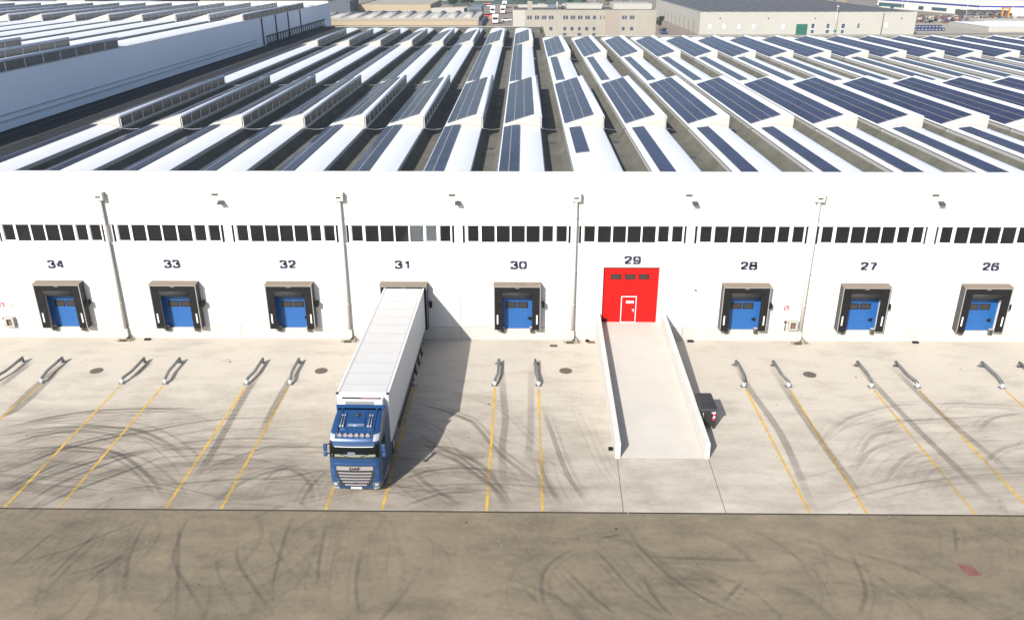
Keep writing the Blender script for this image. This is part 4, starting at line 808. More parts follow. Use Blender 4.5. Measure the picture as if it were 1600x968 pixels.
def patch(x0, x1, z0, z1, off, m, nx=12, nz=4, bld=None, th=.012):
    """panel lying on the cab's front, following its curve; x limits may be functions of z"""
    b = bld or B(); fx0 = x0 if callable(x0) else (lambda z: x0); fx1 = x1 if callable(x1) else (lambda z: x1)
    for j in range(nz):
        za, zb = z0+(z1-z0)*j/nz, z0+(z1-z0)*(j+1)/nz
        for i in range(nx):
            q = []
            for (u, z) in ((i/nx, za), ((i+1)/nx, za), ((i+1)/nx, zb), (i/nx, zb)):
                x = fx0(z)+(fx1(z)-fx0(z))*u; q.append((x*(1+off*.25), front_y(x, z)-off, z))
            b.face(q, m, smooth=False)
    for z, fl in ((z0, 1), (z1, 0)):
        for i in range(nx):
            xa = fx0(z)+(fx1(z)-fx0(z))*i/nx; xb = fx0(z)+(fx1(z)-fx0(z))*(i+1)/nx
            b.face([(xa, front_y(xa, z)-off, z), (xb, front_y(xb, z)-off, z), (xb, front_y(xb, z)+th, z), (xa, front_y(xa, z)+th, z)], m)
    for x_, s in ((fx0, 0), (fx1, 1)):
        for j in range(nz):
            za, zb = z0+(z1-z0)*j/nz, z0+(z1-z0)*(j+1)/nz
            b.face([(x_(za), front_y(x_(za), za)-off, za), (x_(za), front_y(x_(za), za)+th, za), (x_(zb), front_y(x_(zb), zb)+th, zb), (x_(zb), front_y(x_(zb), zb)-off, zb)], m)
    return b
patch(-1.18, 1.18, 2.02, 2.76, .012, M['interior'], 22, 5).ob('windscreen_seal', cab, fix=False)
ws = tag(patch(-1.13, 1.13, 2.10, 2.70, .022, M['carglass'], 22, 5).ob('windscreen', cab, fix=False), 'dark windscreen with the dashboard showing behind it')
patch(-1.05, 1.0, 2.12, 2.24, .026, M['dash'], 12, 2).ob('dashboard_strip', ws, fix=False); patch(-.30, .06, 2.20, 2.36, .027, M['bluegrey_far'], 4, 2).ob('paper_on_dash', ws, fix=False)
patch(-.62, .62, 2.03, 2.10, .03, M['chassis'], 8, 1).ob('wiper_panel', cab, fix=False)
for s in (-1, 1): B().tube([(s*.15, front_y(.15, 2.1)-.05, 2.07), (s*.75, front_y(.75, 2.2)-.05, 2.30)], .014, M['chassis'], 5).ob('wiper', cab)
patch(-.98, .98, 2.62, 2.80, .05, M['bluecab'], 12, 2).ob('sun_visor', cab, fix=False)
patch(-.90, .90, 2.605, 2.628, .058, M['white'], 10, 1).ob('visor_edge', cab, fix=False)
for s in (-1, 1): patch(*((-1.06, -.9) if s < 0 else (.9, 1.06)), .55, .69, .036, M['lampglass'], 2, 1).ob('lamp_reflector', cab, fix=False)
# grille: badge bar and chrome slats
GX = lambda z: .84 if z > 1.0 else .84-.25*(1.0-z)/.5
patch(lambda z: -GX(z)-.06, lambda z: GX(z)+.06, .50, 1.66, .008, M['chassis'], 10, 5).ob('grille_recess', cab, fix=False)
patch(-.86, .86, 1.42, 1.62, .035, M['chrome'], 10, 1).ob('badge_bar', cab, fix=False)
for k in range(5):
    z = .58+.165*k; g = (.52, .62, .70, .76, .79)[k]
    patch(-g, g, z, z+.06, .045, M['chrome'], 10, 1).ob('grille_bar', cab, fix=False)
cu = bpy.data.curves.new('letters', 'FONT'); cu.body = 'DAF'; cu.size = .20; cu.offset = .008; cu.extrude = .006; cu.align_x = 'CENTER'
o = bpy.data.objects.new('letters', cu); C.objects.link(o); dg = bpy.context.evaluated_depsgraph_get(); me = bpy.data.meshes.new_from_object(o.evaluated_get(dg)); bpy.data.objects.remove(o)
for v in me.vertices: v.co = Vector((v.co.x*1.35, -2.872-v.co.z, 1.45+v.co.y))
me.materials.clear(); me.materials.append(M['chassis']); link('badge_letters', me, cab)
patch(-.10, .10, .70, .76, .06, M['chassis'], 2, 1).ob('emblem', cab, fix=False)
patch(-.26, .26, .36, .46, .03, M['white'], 4, 1).ob('number_plate', cab, fix=False)
patch(-1.16, 1.16, 1.70, 1.76, .02, M['bluedk'], 16, 1).ob('panel_gap', cab, fix=False)
patch(-1.2, 1.2, .88, .93, .016, M['bluedk'], 16, 1).ob('bumper_line', cab, fix=False)
for s in (-1, 1):
    e = patch(*( (-1.17, -.80) if s < 0 else (.80, 1.17)), .50, .74, .028, M['headlamp'], 6, 2).ob('headlight', cab, fix=False)
    patch(*((-1.10, -.82) if s < 0 else (.82, 1.10)), .35, .43, .03, M['lampglass'], 4, 1).ob('fog_lamp', cab, fix=False)
    patch(*((-1.14, -.96) if s < 0 else (.96, 1.14)), 1.12, 1.46, .012, M['bluedk'], 3, 2).ob('air_slot', cab, fix=False)
    patch(*((-1.16, -.90) if s < 0 else (.90, 1.16)), 2.84, 3.06, .022, M['lampglass'], 4, 4).ob('roof_lamp', cab, fix=False)
    # mirrors
    b = B(); b.box(s*1.29, s*1.47, -2.62, -2.50, 2.30, 2.70, M['bluedk']); mo = b.ob('mirror', cab, fix=False, bevel=.04); 
    b = B(); b.box(s*1.30, s*1.48, -2.62, -2.50, 2.02, 2.25, M['bluedk']); b.ob('lower_mirror', mo, fix=False, bevel=.04)
    b = B(); b.tube([(s*1.2, -2.42, 2.62), (s*1.34, -2.54, 2.58)], .025, M['chassis'], 6); b.tube([(s*1.2, -2.42, 2.1), (s*1.34, -2.54, 2.14)], .025, M['chassis'], 6); b.ob('mirror_arm', mo)
    # door window and step
    b = B(); b.prism([(-2.32, 2.05), (-1.55, 2.0), (-1.55, 2.58), (-2.22, 2.62)], 'x', s*1.215, s*1.252, M['carglass']); b.ob('side_window', cab)
    b = B(); b.box(s*1.2, s*1.262, -2.35, -2.34, .7, 2.0, M['chassis']); b.box(s*1.2, s*1.262, -1.45, -1.44, .7, 2.62, M['chassis']); b.box(s*1.24, s*1.28, -1.7, -1.52, 1.75, 1.8, M['chrome']); b.ob('door_edge', cab, fix=False)
    b = B(); b.box(s*1.1, s*1.262, -2.05, -1.5+.6, .42, .5, M['chrome']); b.ob('step', cab, fix=False)
    # air deflector wings behind the cab
    b = B(); b.loft([[(s*1.10, -.75, 1.1), (s*1.255, -.75, 1.1), (s*1.255, -.10, 1.1), (s*1.2, -.10, 1.1)], [(s*1.02, -.75, 2.9), (s*1.215, -.75, 2.9), (s*1.24, -.16, 2.9), (s*1.18, -.16, 2.9)], [(s*.95, -.75, 3.46), (s*1.10, -.75, 3.46), (s*1.20, -.34, 3.56), (s*1.14, -.34, 3.56)]], M['bluecab'], smooth=False); b.ob('side_deflector', cab)
# upswept roof deflector
def roofz(y):
    p = [(y_, SQ(z_)) for y_, z_ in [(-2.53, 3.08), (-2.36, 3.22), (-2.06, 3.38), (-1.70, 3.54), (-1.28, 3.68), (-.95, 3.76), (-.72, 3.80)]]
    if y <= p[0][0]: return p[0][1]
    for (ya, za), (yb, zb) in zip(p, p[1:]):
        if ya <= y <= yb: return za+(zb-za)*(y-ya)/(yb-ya)
    return p[-1][1]
b = B(); b.loft([[(-1.10, -.90, 3.48), (1.10, -.90, 3.48), (1.06, -.72, 3.53), (-1.06, -.72, 3.53)], [(-1.20, -.56, 3.58), (1.20, -.56, 3.58), (1.18, -.50, 3.64), (-1.18, -.50, 3.64)]], M['bluecab'], smooth=False); b.ob('roof_deflector', cab)
for s in (-1, 1):
    b = B()
    pts = [(y, roofz(y)) for y in (-2.1, -1.7, -1.28, -.95, -.75)]
    for (ya, za), (yb, zb) in zip(pts, pts[1:]): b.loft([[(s*.80, ya, za-.02), (s*.88, ya, za-.02), (s*.88, ya, za+.035), (s*.80, ya, za+.035)], [(s*.80, yb, zb-.02), (s*.88, yb, zb-.02), (s*.88, yb, zb+.05), (s*.80, yb, zb+.05)]], M['bluecab'], smooth=False)
    b.ob('roof_rib', cab)
    for k in range(2):
        x = s*(.60+.12*k); ho = B(); ya, yb = -1.90, -1.34
        ho.tube([(x, ya-.12, roofz(ya)+.06), (x, ya, roofz(ya)+.10), (x, yb, roofz(yb)+.09)], [.05, .028, .018], M['chrome'], 10); ho.tube([(x, yb-.01, roofz(yb)+.09), (x, yb+.08, roofz(yb)+.09)], .045, M['chrome'], 8)
        ho.ob('air_horn', cab)
b = B(); b.loft([[(-.42, -1.86, roofz(-1.86)-.01), (.42, -1.86, roofz(-1.86)-.01), (.40, -1.12, roofz(-1.12)-.01), (-.40, -1.12, roofz(-1.12)-.01)], [(-.39, -1.82, roofz(-1.82)+.07), (.39, -1.82, roofz(-1.82)+.07), (.36, -1.16, roofz(-1.16)+.07), (-.36, -1.16, roofz(-1.16)+.07)]], M['bluecab'], smooth=False); ht = b.ob('roof_hatch', cab, bevel=.02)
patch_b = B(); patch_b.tube([(-.40, -1.885, roofz(-1.885)+.03), (.40, -1.885, roofz(-1.885)+.03)], .022, M['chrome'], 6); patch_b.ob('hatch_trim', ht)
b = B(); zt = roofz(-1.3)+.07; b.tube([(0, -1.30, zt-.02), (0, -1.30, zt+.05), (0, -1.30, zt+.09)], [.13, .12, .06], M['chassis'], 14); b.ob('beacon', ht)
bar = B(); yb_ = -2.42; zb_ = 3.06; bar.tube([(-.86, yb_+.2, zb_+.08), (-.80, yb_, zb_), (.80, yb_, zb_), (.86, yb_+.2, zb_+.08)], .022, M['chrome'], 8); 
for s in (-1, 1): bar.tube([(s*.84, yb_+.15, zb_+.06), (s*.86, yb_+.28, zb_+.28)], .018, M['chassis'], 6)
lb = bar.ob('light_bar', cab)
for k in range(6):
    x = -.66+.264*k; l = B(); l.tube([(x, yb_+.06, zb_+.05), (x, yb_-.03, zb_+.05), (x, yb_-.06, zb_+.05)], [.06, .10, .095], M['chrome'], 14); so2 = l.ob('spot_lamp', lb)

# ---------------------------------------------------------------- beyond the roof
def bldg(name, label, cat, x0, x1, y0, y1, h, mw, mr, parapet=.25):
    t = thing(name, (0, 0, 0), label, cat)
    b = B(); b.box(x0, x1, y0, y1, -.02, h, mw, skip='t'); w_ = b.ob('wall', t, fix=False)
    b = B(); b.box(x0+.3, x1-.3, y0+.3, y1-.3, h-.6, h-parapet, mr); b.box(x0-.05, x1+.05, y0-.05, y0+.3, h, h+.08, mw); b.box(x0-.05, x0+.3, y0+.302, y1, h, h+.08, mw); b.box(x1-.3, x1+.05, y0+.302, y1, h, h+.08, mw); b.ob('roof', t, fix=False)
    return t, w_
def win(w_, x0, x1, y, z0, z1, m='winblue', name='window', fr='frame'):
    b = B(); b.box(x0-.08, x1+.08, y-.03, y-.001, z0-.08, z1+.08, M[fr]); o = b.ob(name, w_, fix=False)
    return o if m is None else (B().box(x0, x1, y-.045, y-.031, z0, z1, M[m]).ob('pane', o, fix=False) if name == 'window' else o)
t, w_ = bldg('office_building', 'pale two storey office block with small paired blue windows behind the warehouse roof', 'office building', -3.5, 38.5, 205, 231, 10.35, M['concrete_far'], M['roofgrey'])
for x0, x1 in [(-2.3, -1.75), (-1.5, -.95), (.75, 1.25), (1.5, 2.0), (2.95, 3.4), (3.65, 4.15), (5.05, 5.5), (5.75, 6.25), (7.1, 7.6), (7.85, 8.35), (11.3, 11.8), (12.1, 12.6), (13.45, 13.95), (14.2, 14.7), (15.6, 16.1), (16.35, 16.85), (17.75, 18.25), (18.5, 19.0), (20.0, 20.75), (22.1, 22.3), (23.15, 23.35), (28.5, 29.0), (29.3, 29.8), (30.75, 31.25), (31.5, 32.0)]: win(w_, x0, x1, 205, 7.85, 8.75, fr='docktop')
for x0, x1 in [(7.3, 8.1), (11.4, 12.2), (13.5, 14.3), (15.7, 16.4), (17.8, 18.6), (20.0, 20.7), (28.6, 29.3), (31.0, 31.8), (24.4, 25.2)]: win(w_, x0, x1, 205, 4.75, 5.6, fr='docktop')
for x0, x1 in [(11.3, 12.2), (15.6, 16.6), (20, 20.8)]: win(w_, x0, x1, 205, 3.0, 3.9, fr='docktop')
for x0, x1, m in [(-3.46, .1, 'offwhite_far'), (23.5, 28.0, 'docktop'), (32.7, 38.4, 'concrete_far')]: box('render_panel', x0, x1, 204.95, 204.995, .1, 10.3, M[m] if m != 'docktop' else M['pinkpanel'], t)
for x in (.15, 9.2, 10.2, 23.45, 28.05, 32.65): box('wall_rib', x-.06, x+.06, 204.9, 204.994, .1, 10.3, M['offwhite_far'], t)
box('rooflight_block', 12.5, 23, 211, 222, 10.36, 11.6, M['offwhite_far'], t); box('rooflight_block', 26.5, 38, 212, 224, 10.2, 11.7, M['offwhite_far'], t); box('rooflight_block', -2, 9, 222, 228, 10.2, 10.9, M['offwhite_far'], t)
B().tube([(9.6, 209, 10.2), (9.6, 209, 12.4)], .25, M['offwhite_far'], 8).ob('chimney', t); B().tube([(11.0, 207, 10.2), (11.0, 207, 11.3)], .3, M['chassis'], 8).ob('chimney', t)
box('roof_plant', .8, 2.2, 209, 211, 10.2, 12.6, M['concrete_far'], t); box('roof_plant', 7, 9.3, 216, 219, 10.2, 11.3, M['bluegrey_far'], t)
box('low_annex', 3.5, 11.5, 196, 204.8, 0, 3.4, M['offwhite_far'], t)

t, w_ = bldg('grey_depot', 'long pale grey depot with a striped dark roof and a green roller door', 'depot', 60.3, 134.2, 250, 352, 7.3, M['offwhite_far'], M['roofgrey'], .1)
for i in range(36): xx = 62+2.0*i; B().box(xx, xx+.62, 251, 350-(max(0, xx-96)*1.5), 7.2, 7.5, M['roofgrey'] if i % 2 else M['bluegrey_far']).ob('roof_strip', t, fix=False)
for x0, x1, z0, z1 in [(63.3, 64.4, 1.9, 3.5), (68.3, 69.4, 1.9, 3.5), (73.3, 74.4, 1.9, 3.5), (78.3, 79.4, 1.9, 3.5), (88.4, 89.5, 1.9, 3.5), (123.7, 124.9, 2.3, 3.9)]: win(w_, x0, x1, 250, z0, z1, 'white', fr='bluegrey_far')
for x0, x1, z0, z1, m in [(98.7, 99.8, 2.1, 3.6, 'winblue'), (98.7, 99.8, .4, 1.6, 'tealglass'), (103.9, 104.9, 2.1, 3.6, 'winblue'), (103.8, 105, .4, 1.6, 'tealglass'), (109, 110.2, 2.1, 3.6, 'winblue'), (109, 110.1, .4, 1.6, 'tealglass'), (106.4, 107.6, .8, 1.6, 'green'), (114.3, 115.3, 2.0, 3.7, 'bluegrey_far')]: win(w_, x0, x1, 250, z0, z1, m)
b = B()
for k in range(8): b.box(93.6, 97.4, 249.93, 249.99, .02+.43*k, .42+.43*k, M['green'])
b.ob('roller_door', w_, fix=False); B().tube([(122.9, 249.9, 0), (122.9, 249.9, 7)], .12, M['dockside'], 6).ob('downpipe', w_)
for i in range(9): y = 258+9.5*i; box('side_door', 60.2, 60.29, y, y+3.2, .05, 4.2, M['concrete_far'], w_)
for x in (67, 83.5, 99.5, 129): B().box(x, x+.3, 249.7, 249.99, 5.2, 5.5, M['dockside']).ob('wall_light', w_, fix=False)

t, w_ = bldg('low_workshop', 'low cream workshop with white rooflights just beyond the left roof', 'workshop', -88, -18.3, 296, 340, 2.6, M['beige_far'], M['offwhite_far'], .05)
box('white_fascia', -88.1, -18.2, 295.9, 295.99, 1.7, 2.72, M['concrete_far'], t)
for i in range(10):
    x = -84+6.6*i; b = B(); b.prism([(x+3.6*k/6, 2.5+.85*math.sin(math.pi*k/6)) for k in range(7)][::-1], 'y', 298, 338, M['offwhite_far'], True); b.ob('barrel_rooflight', t)
box('side_ramp_wall', -18.1, -16.5, 288, 330, 0, 1.6, M['grey_far'], t)

t, w_ = bldg('beige_factory', 'beige factory with strips of dark windows beyond the low workshop', 'factory', -76, -42.6, 346, 400, 5.4, M['beige_far'], M['concrete_far'])
for x0, x1, z0, z1 in [(-71.8, -66.7, 1.2, 2.6), (-63.5, -58.2, 1.1, 2.6), (-56, -51.6, .9, 2.4), (-48.2, -43.9, .8, 2.3)]:
    o = win(w_, x0, x1, 346, z0+.2, z1+.2)
    for k in range(1, 5): x = x0+(x1-x0)*k/5; B().box(x-.05, x+.05, 345.93, 345.953, z0+.2, z1+.2, M['frame']).ob('mullion', o.parent, fix=False)
t, w_ = bldg('yellow_annex', 'pale yellow annex with a white roof band, right of the beige factory', 'annex', -42.3, -27.5, 346, 372, 3.2, M['yellow_far'], M['concrete_far'])
box('roof_band', -42.4, -27.4, 345.8, 352, 2.1, 3.9, M['offwhite_far'], t)
for x in (-40.4, -34.2, -28.2): box('dark_opening', x, x+.9, 345.9, 345.98, .1, 1.9, M['dockside'], t)
t, w_ = bldg('dark_shed', 'open blue grey shed beside the yellow annex with something red inside', 'shed', -26, -19.5, 346, 368, 4.4, M['bluegrey_far'], M['bluegrey_far'])
box('open_bay', -25, -20.5, 345.9, 345.98, .05, 3.4, M['grey_far'], t); box('stacked_goods', -23.5, -21.8, 345.2, 345.88, .05, 2.0, M['brownred'], t)
t, w_ = bldg('dark_block', 'dark blue grey windowless block beyond the taller hall', 'building', -86.5, -75.9, 330, 350, 7.6, M['grey_far'], M['bluegrey_far'])
b = B()
for i in range(14): b.box(-86.2+.74*i, -86.0+.74*i, 329.9, 329.99, .1, 7.4, M['bluegrey_far'])
b.ob('cladding_rib', w_, fix=False)
t, w_ = bldg('cream_block', 'cream building with a pale end wall behind the taller hall', 'building', -98.5, -78.5, 262, 283, 9.5, M['concrete_far'], M['concrete_far'])
for name, lab, x0, x1, y0, y1, h, m in [('grey_hall', 'flat blue grey hall at the top left corner of the view', -200, -166, 262, 300, 9.6, 'bluegrey_far'), ('cream_tower', 'small cream block between two grey halls at the top left', -165.5, -155.5, 258, 270, 11, 'offwhite_far'),
    ('grey_hall', 'long blue grey hall right of the small cream block', -155, -134, 262, 310, 10.4, 'bluegrey_far'), ('red_roof_hall', 'low hall with a dull red roof beyond the taller hall', -132, -99, 268, 300, 8.6, 'brownred')]:
    t, w_ = bldg(name, lab, 'building', x0, x1, y0, y1, h, M[m], M[m])
    for k in range(int((x1-x0)/4)-1): win(w_, x0+2+4*k, x0+3.4+4*k, y0, h-2.2, h-1.2, 'winblue')

# white building with a blue band, far right
t = thing('white_works', (0, 0, 0), 'long white building with a dark blue band under its roofline, far right', 'building')
P = [(193, 432), (209.3, 355), (345, 330), (345, 430)]
b = B(); b.prism(P[::-1], 'z', 0, 6.3, M['coping']); w_ = b.ob('wall', t)
def along(p, q, a, c, z0, z1, m, name, off=.12):
    p, q = Vector(p), Vector(q); d = q-p; n = Vector((d.y, -d.x)).normalized(); n = n if n.y < 0 or (abs(n.y) < .3 and n.x < 0) else -n
    A, E_ = p+d*a+n*off, p+d*c+n*off; b = B(); b.face([(*A, z0), (*E_, z0), (*E_, z1), (*A, z1)], m); b.face([(*A, z1), (*E_, z1), (*(E_-n*off), z1), (*(A-n*off), z1)], m); return b.ob(name, w_, fix=False)
along(P[0], P[1], .02, 1, 3.7, 4.4, M['bandblue'], 'blue_band'); along(P[1], P[2], 0, 1, 3.7, 4.4, M['bandblue'], 'blue_band')
for a, c, z0, z1, m in [(.02, .30, .9, 2.6, 'tealglass'), (.45, .50, .6, 2.3, 'winblue'), (.58, .72, .8, 2.2, 'tealglass'), (.80, .84, .3, 2.2, 'winblue')]: along(P[0], P[1], a, c, z0, z1, M[m], 'window', .15)
t, w_ = bldg('white_shed', 'low white roofed shed behind the warehouse at the right edge', 'shed', 166, 230, 262, 292, 1.6, M['offwhite_far'], M['white'], -.02)
box('white_canopy', 180, 240, 293, 305, 1.2, 1.9, M['offwhite_far'], t)

# flat patches of ground out there
def patch_g(name, x0, x1, y0, y1, m, z): sheet(name, x0, x1, y0, y1, z, M[m])
patch_g('side_road', -17, -3.8, 170, 1200, 'pinkearth', -.022); patch_g('side_road', 39, 60, 170, 900, 'pinkearth', -.022)
patch_g('grass_field', -90, 40, 470, 1400, 'greenfield', -.018); patch_g('earth_bank', 144, 210, 335, 350, 'pinkearth', -.018); patch_g('grass_field', 40, 62, 400, 470, 'greenfield', -.014)
patch_g('concrete_apron', 136, 330, 255, 322, 'concrete_far', -.02)

# vehicles
def car_mesh(m):
    b = B(); b.loft([[(-.82, -2.1, .3), (.82, -2.1, .3), (.82, 2.1, .3), (-.82, 2.1, .3)], [(-.88, -2.15, .62), (.88, -2.15, .62), (.88, 2.15, .62), (-.88, 2.15, .62)], [(-.82, -1.95, .88), (.82, -1.95, .88), (.82, 2.0, .92), (-.82, 2.0, .92)]], M[m], smooth=False)
    b.loft([[(-.80, -1.1, .9), (.80, -1.1, .9), (.80, 1.7, .9), (-.80, 1.7, .9)], [(-.62, -.5, 1.42), (.62, -.5, 1.42), (.62, 1.2, 1.42), (-.62, 1.2, 1.42)]], M['carglass'], smooth=False); b.box(-.61, .61, -.48, 1.18, 1.421, 1.45, M[m]); return b.mesh('car_body', True)
CARM = {m: car_mesh(m) for m in ('carwhite', 'cargrey', 'carred', 'carblue')}
wh = B()
for x in (-.8, .8):
    for y in (-1.3, 1.3): wh.tube([(x-.1, y, .32), (x+.1, y, .32)], .32, M['tyre'], 10)
WHM = wh.mesh('wheels', True)
def car(x, y, rz, m, label, group='cars parked beyond the warehouse'):
    t = thing('parked_car', (x, y, -.01), label, 'car', group, R(rz)); link('car_body', CARM[m], t); link('wheels', WHM, t)
def lorry(x, y, rz, label, mc='carwhite', mb='trailer', ln=6):
    t = thing('box_truck', (x, y, -.01), label, 'truck', None, R(rz)); box('cargo_box', -1.2, 1.2, 0, ln, .9, 3.6, M[mb], t); b = B(); b.prism([(-2.0, .5), (-.1, .5), (-.1, 2.7), (-1.5, 2.7), (-1.95, 1.6)], 'x', -1.15, 1.15, M[mc]); c = b.ob('cab', t)
    B().prism([(-1.99, 1.65), (-1.93, 1.65), (-1.55, 2.5), (-1.61, 2.5)], 'x', -1.0, 1.0, M['carglass']).ob('windscreen', c)
    for y_ in (-1.1, 1.6, ln-1.2):
        for s in (-1, 1): B().tube([(s*.85, y_, .48), (s*1.15, y_, .48)], .48, M['tyre'], 12).ob('wheel', t)
lorry(-11.9, 305, 0, 'white van seen from the front on the road left of the office block', ln=3.2); lorry(-15.4, 372, 2, 'small white box truck parked beside the tall vehicle on the side road', ln=5)
lorry(-10.4, 374, -3, 'white lorry nearest the camera in the pair on the side road'); lorry(-10.8, 424, -3, 'farther white lorry at the end of the side road')
car(48.8, 254.5, 5, 'carblue', 'dark blue car beside the right end of the office block'); car(50.2, 262, 5, 'cargrey', 'grey car parked behind the dark blue one by the office block')
car(-16.9, 347, 60, 'carred', 'red car near the low workshop'); car(-14.6, 352, 40, 'carred', 'second red car at the edge of the side road')
t = thing('salmon_container', (-14.3, 336, 0), 'salmon pink covered container behind the white van', 'container'); b = B(); b.prism([(-1.4, 0), (1.4, 0), (1.4, 1.1), (0, 1.5), (-1.4, 1.1)], 'y', -2.5, 2.5, M['earthpink']); b.ob('cover', t)
rg = random.Random(21); cm = ['carwhite', 'cargrey', 'carred', 'carblue', 'carwhite', 'cargrey']
wordc = {'carwhite': 'white', 'cargrey': 'grey', 'carred': 'red', 'carblue': 'dark blue'}
for i in range(46):
    q_ = i % 4; x, y = ([(rg.uniform(0, 58), rg.choice([330, 352, 378, 402, 430, 455])+rg.uniform(-1, 1)), (rg.uniform(-8, 36), rg.choice([300, 318, 345])+rg.uniform(-1, 1)), (rg.uniform(148, 200), rg.choice([325, 362, 380, 420])+rg.uniform(-1, 1)), (rg.uniform(-70, -20), rg.choice([420, 440, 462]))])[q_]
    c = rg.choice(cm); car(x, y, rg.choice([0, 90, 90])+rg.uniform(-5, 5), c, '%s car parked %s' % (wordc[c], ['in the far rows above the office block roof', 'just behind the office block', 'on the apron near the white building', 'behind the beige factory'][q_]), 'cars parked far beyond the warehouse')
# crate stacks, scrap piles, gantry, grey lorries
CR_ = B(); CR_.box(-.6, .6, -.5, .5, 0, 1.0, M['crateblue'])
for z in (.3, .62): CR_.box(-.61, .61, -.51, -.501, z, z+.05, M['bluegrey_far'])
CR_.box(-.2, .2, -.515, -.501, .4, .55, M['white']); CRM = CR_.mesh('crate')
for r in range(2):
    for i in range(11 if r == 0 else 10):
        o = link('crate', CRM, None, (139.3+1.25*i, 266.5, 1.01*r-.01)); tag(o, 'dark blue crate by the grey depot, %s from the left in the %s layer' % ('first second third fourth fifth sixth seventh eighth ninth tenth eleventh'.split()[i], 'lower' if r == 0 else 'upper'), 'crate', 'dark blue crates stacked in two layers')
pl = B()
for _ in range(420):
    x = rg.uniform(158, 200); y = rg.uniform(306, 322); z = rg.uniform(0, 2.2); s = rg.uniform(.4, 1.3); a = rg.uniform(0, 3); dx, dy = math.cos(a)*s, math.sin(a)*s*.5
    pl.loft([[(x-dx, y-dy, z-.4), (x+dx, y-dy, z-.5), (x+dx, y+dy, z-.4), (x-dx, y+dy, z-.5)], [(x-dx*.7, y-dy, z+s*.4), (x+dx*.8, y-dy, z+s*.5), (x+dx*.6, y+dy, z+s*.5), (x-dx, y+dy, z+s*.35)]], M[rg.choice(['brownred', 'brownred', 'roofgrey', 'bluegrey_far', 'pinkearth', 'winblue', 'offwhite_far', 'docktop'])], smooth=False)
tag(pl.ob('scrap_heap'), 'long heap of reddish brown and grey scrap in front of the white building', 'scrap heap', kind='stuff')
for i in range(5): lorry(192+4.2*i, 330, 8, 'grey lorry, %s in the row beside the orange gantry' % ['first from the left', 'second from the left', 'third from the left', 'fourth from the left', 'last'][i], 'cargrey', 'roofgrey', 7)
t = thing('orange_gantry', (203.5, 322, 0), 'orange gantry frame standing by the grey lorries', 'gantry')
b = B(); b.box(-1.7, -1.1, -.3, .3, 0, 4.6, M['orange']); b.box(1.1, 1.7, -.3, .3, 0, 4.6, M['orange']); b.box(-1.9, 1.9, -.3, .3, 4.61, 5.2, M['orange']); b.ob('frame', t, fix=False); box('hoist', -.5, .5, -.4, .4, 1.6, 3.4, M['brownred'], t)
for i, (x, y, h, wd) in enumerate([(150, 300, 9, 'behind the dark blue crates'), (176, 300, 10, 'in front of the scrap heap'), (204, 318, 10, 'beside the orange gantry'), (106, 247.5, 9.2, 'in front of the grey depot'), (165, 330, 9, 'left of the white building corner'), (46, 330, 9, 'between the office block and the grey depot'), (28, 300, 10, 'behind the office block')]):
    t = thing('lamp_post', (x, y, 0), 'thin grey lamp post standing %s' % wd, 'lamp post'); B().tube([(0, 0, 0), (0, 0, h)], [.11, .06], M['steellight'], 6).ob('pole', t); B().box(-.35, .35, -.2, .2, h, h+.22, M['white']).ob('lamp_head', t, fix=False)

def tree(x, y, h, r, m, label, n=900, seed=0):
    rg = random.Random(seed); t = thing('tree', (x, y, 0), label, 'tree'); b = B(); b.tube([(0, 0, 0), (.1, 0, h*.4), (0, .1, h*.8)], [.25, .18, .06], M['bark'], 7)
    cl = []
    for k in range(9):
        a = rg.uniform(0, 6.28); q = r*rg.uniform(.3, .7); c = Vector((q*math.cos(a), q*math.sin(a), h*rg.uniform(.4, .85))); cl.append((c, r*rg.uniform(.3, .55))); b.tube([(0, 0, h*.35), tuple(c)], [.1, .03], M['bark'], 5)
    b.ob('trunk', t); f = B()
    for _ in range(n):
        c, q = rg.choice(cl); v = Vector((rg.gauss(0, 1), rg.gauss(0, 1), rg.gauss(0, 1))).normalized()*q*rg.uniform(.6, 1.05); p = c+v; s = r*.09*rg.uniform(.6, 1.4)
        e1 = Vector((rg.uniform(-1, 1), rg.uniform(-1, 1), rg.uniform(-1, 1))).normalized()*s; e2 = e1.cross(v.normalized()+Vector((.1, .2, .1))).normalized()*s*.7
        f.face([p-e1, p-e2, p+e1, p+e2], m)
    f.ob('crown', t, fix=False)
tree(49.4, 268, 5.4, 1.9, M['leafdark'], 'dark narrow tree beside the right end of the office block', 1100, 1)
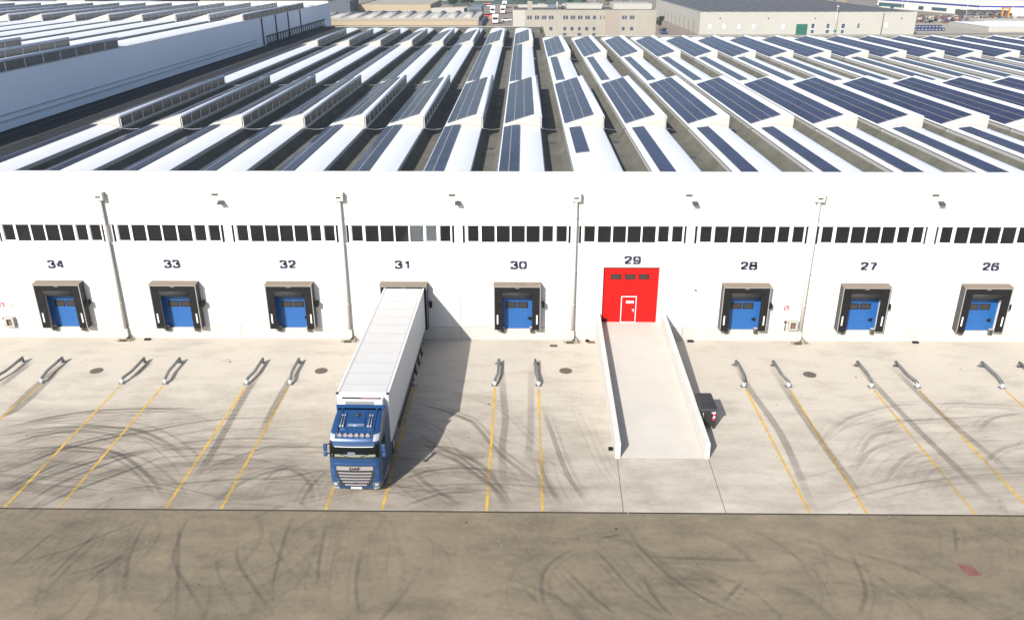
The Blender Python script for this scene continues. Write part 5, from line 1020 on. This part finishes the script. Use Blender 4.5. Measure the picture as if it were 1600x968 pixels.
for i, (x, y, h, r) in enumerate([(-40, 452, 7.5, 5.5), (-33, 456, 6.5, 4.5)]): tree(x, y, h, r, M['leafdark'], ['broad dark tree beyond the beige factory', 'rounder dark tree right of the broad one beyond the factory'][i], 1200, 5+i)
tn = ['by the far parking rows', 'at the far edge of the green field', 'behind the far parked cars', 'near the side road end', 'between far sheds', 'left of the far sheds', 'right of the far sheds', 'beyond the office block roof', 'beyond the depot corner', 'by the farthest lorries']
for i in range(10): tree(-14+8.2*i+rg.uniform(-2, 2), 468+rg.uniform(-6, 40), rg.uniform(4, 7), rg.uniform(2.2, 4), M['leaf'] if i % 3 else M['leafdark'], 'green tree standing '+tn[i], 500, 30+i)
for i, (x, y, wd_, h, m) in enumerate([(-60, 520, 40, 5, 'offwhite_far'), (5, 560, 26, 5, 'offwhite_far'), (36, 520, 16, 4, 'bluegrey_far'), (-12, 610, 20, 5, 'concrete_far'), (150, 470, 40, 4, 'pinkearth'), (110, 560, 50, 5, 'concrete_far'), (230, 520, 80, 5, 'roofgrey')]):
    t, w_ = bldg('far_shed', ['long white shed', 'white shed past the green field', 'small blue grey shed', 'pale shed', 'low earth coloured shed', 'long pale shed', 'dark roofed shed'][i]+' far off, '+['behind the beige factory', 'above the office block', 'left of the grey depot', 'at the end of the side road', 'behind the grey depot', 'past the striped depot roof', 'beyond the white building'][i], 'shed', x, x+wd_, y, y+20, h, M[m], M['roofgrey'])
    for k in range(int(wd_/6)): win(w_, x+2+6*k, x+4+6*k, y, 1.5, 3, 'winblue')

haze_m = bpy.data.materials.new('haze_air'); haze_m.use_nodes = True; N = haze_m.node_tree.nodes; N.remove(N['Principled BSDF']); v = N.new('ShaderNodeVolumePrincipled')
v.inputs['Color'].default_value = (.90, .94, 1, 1); v.inputs['Density'].default_value = .00016; v.inputs['Anisotropy'].default_value = .2
haze_m.node_tree.links.new(v.outputs[0], N['Material Output'].inputs['Volume'])
hz = B().box(-1250, 1250, -310, 2110, -1.03, 24.8, haze_m).ob('haze', fix=False); hz['kind'] = 'stuff'; hz['label'] = 'thin pale haze over the whole industrial area'
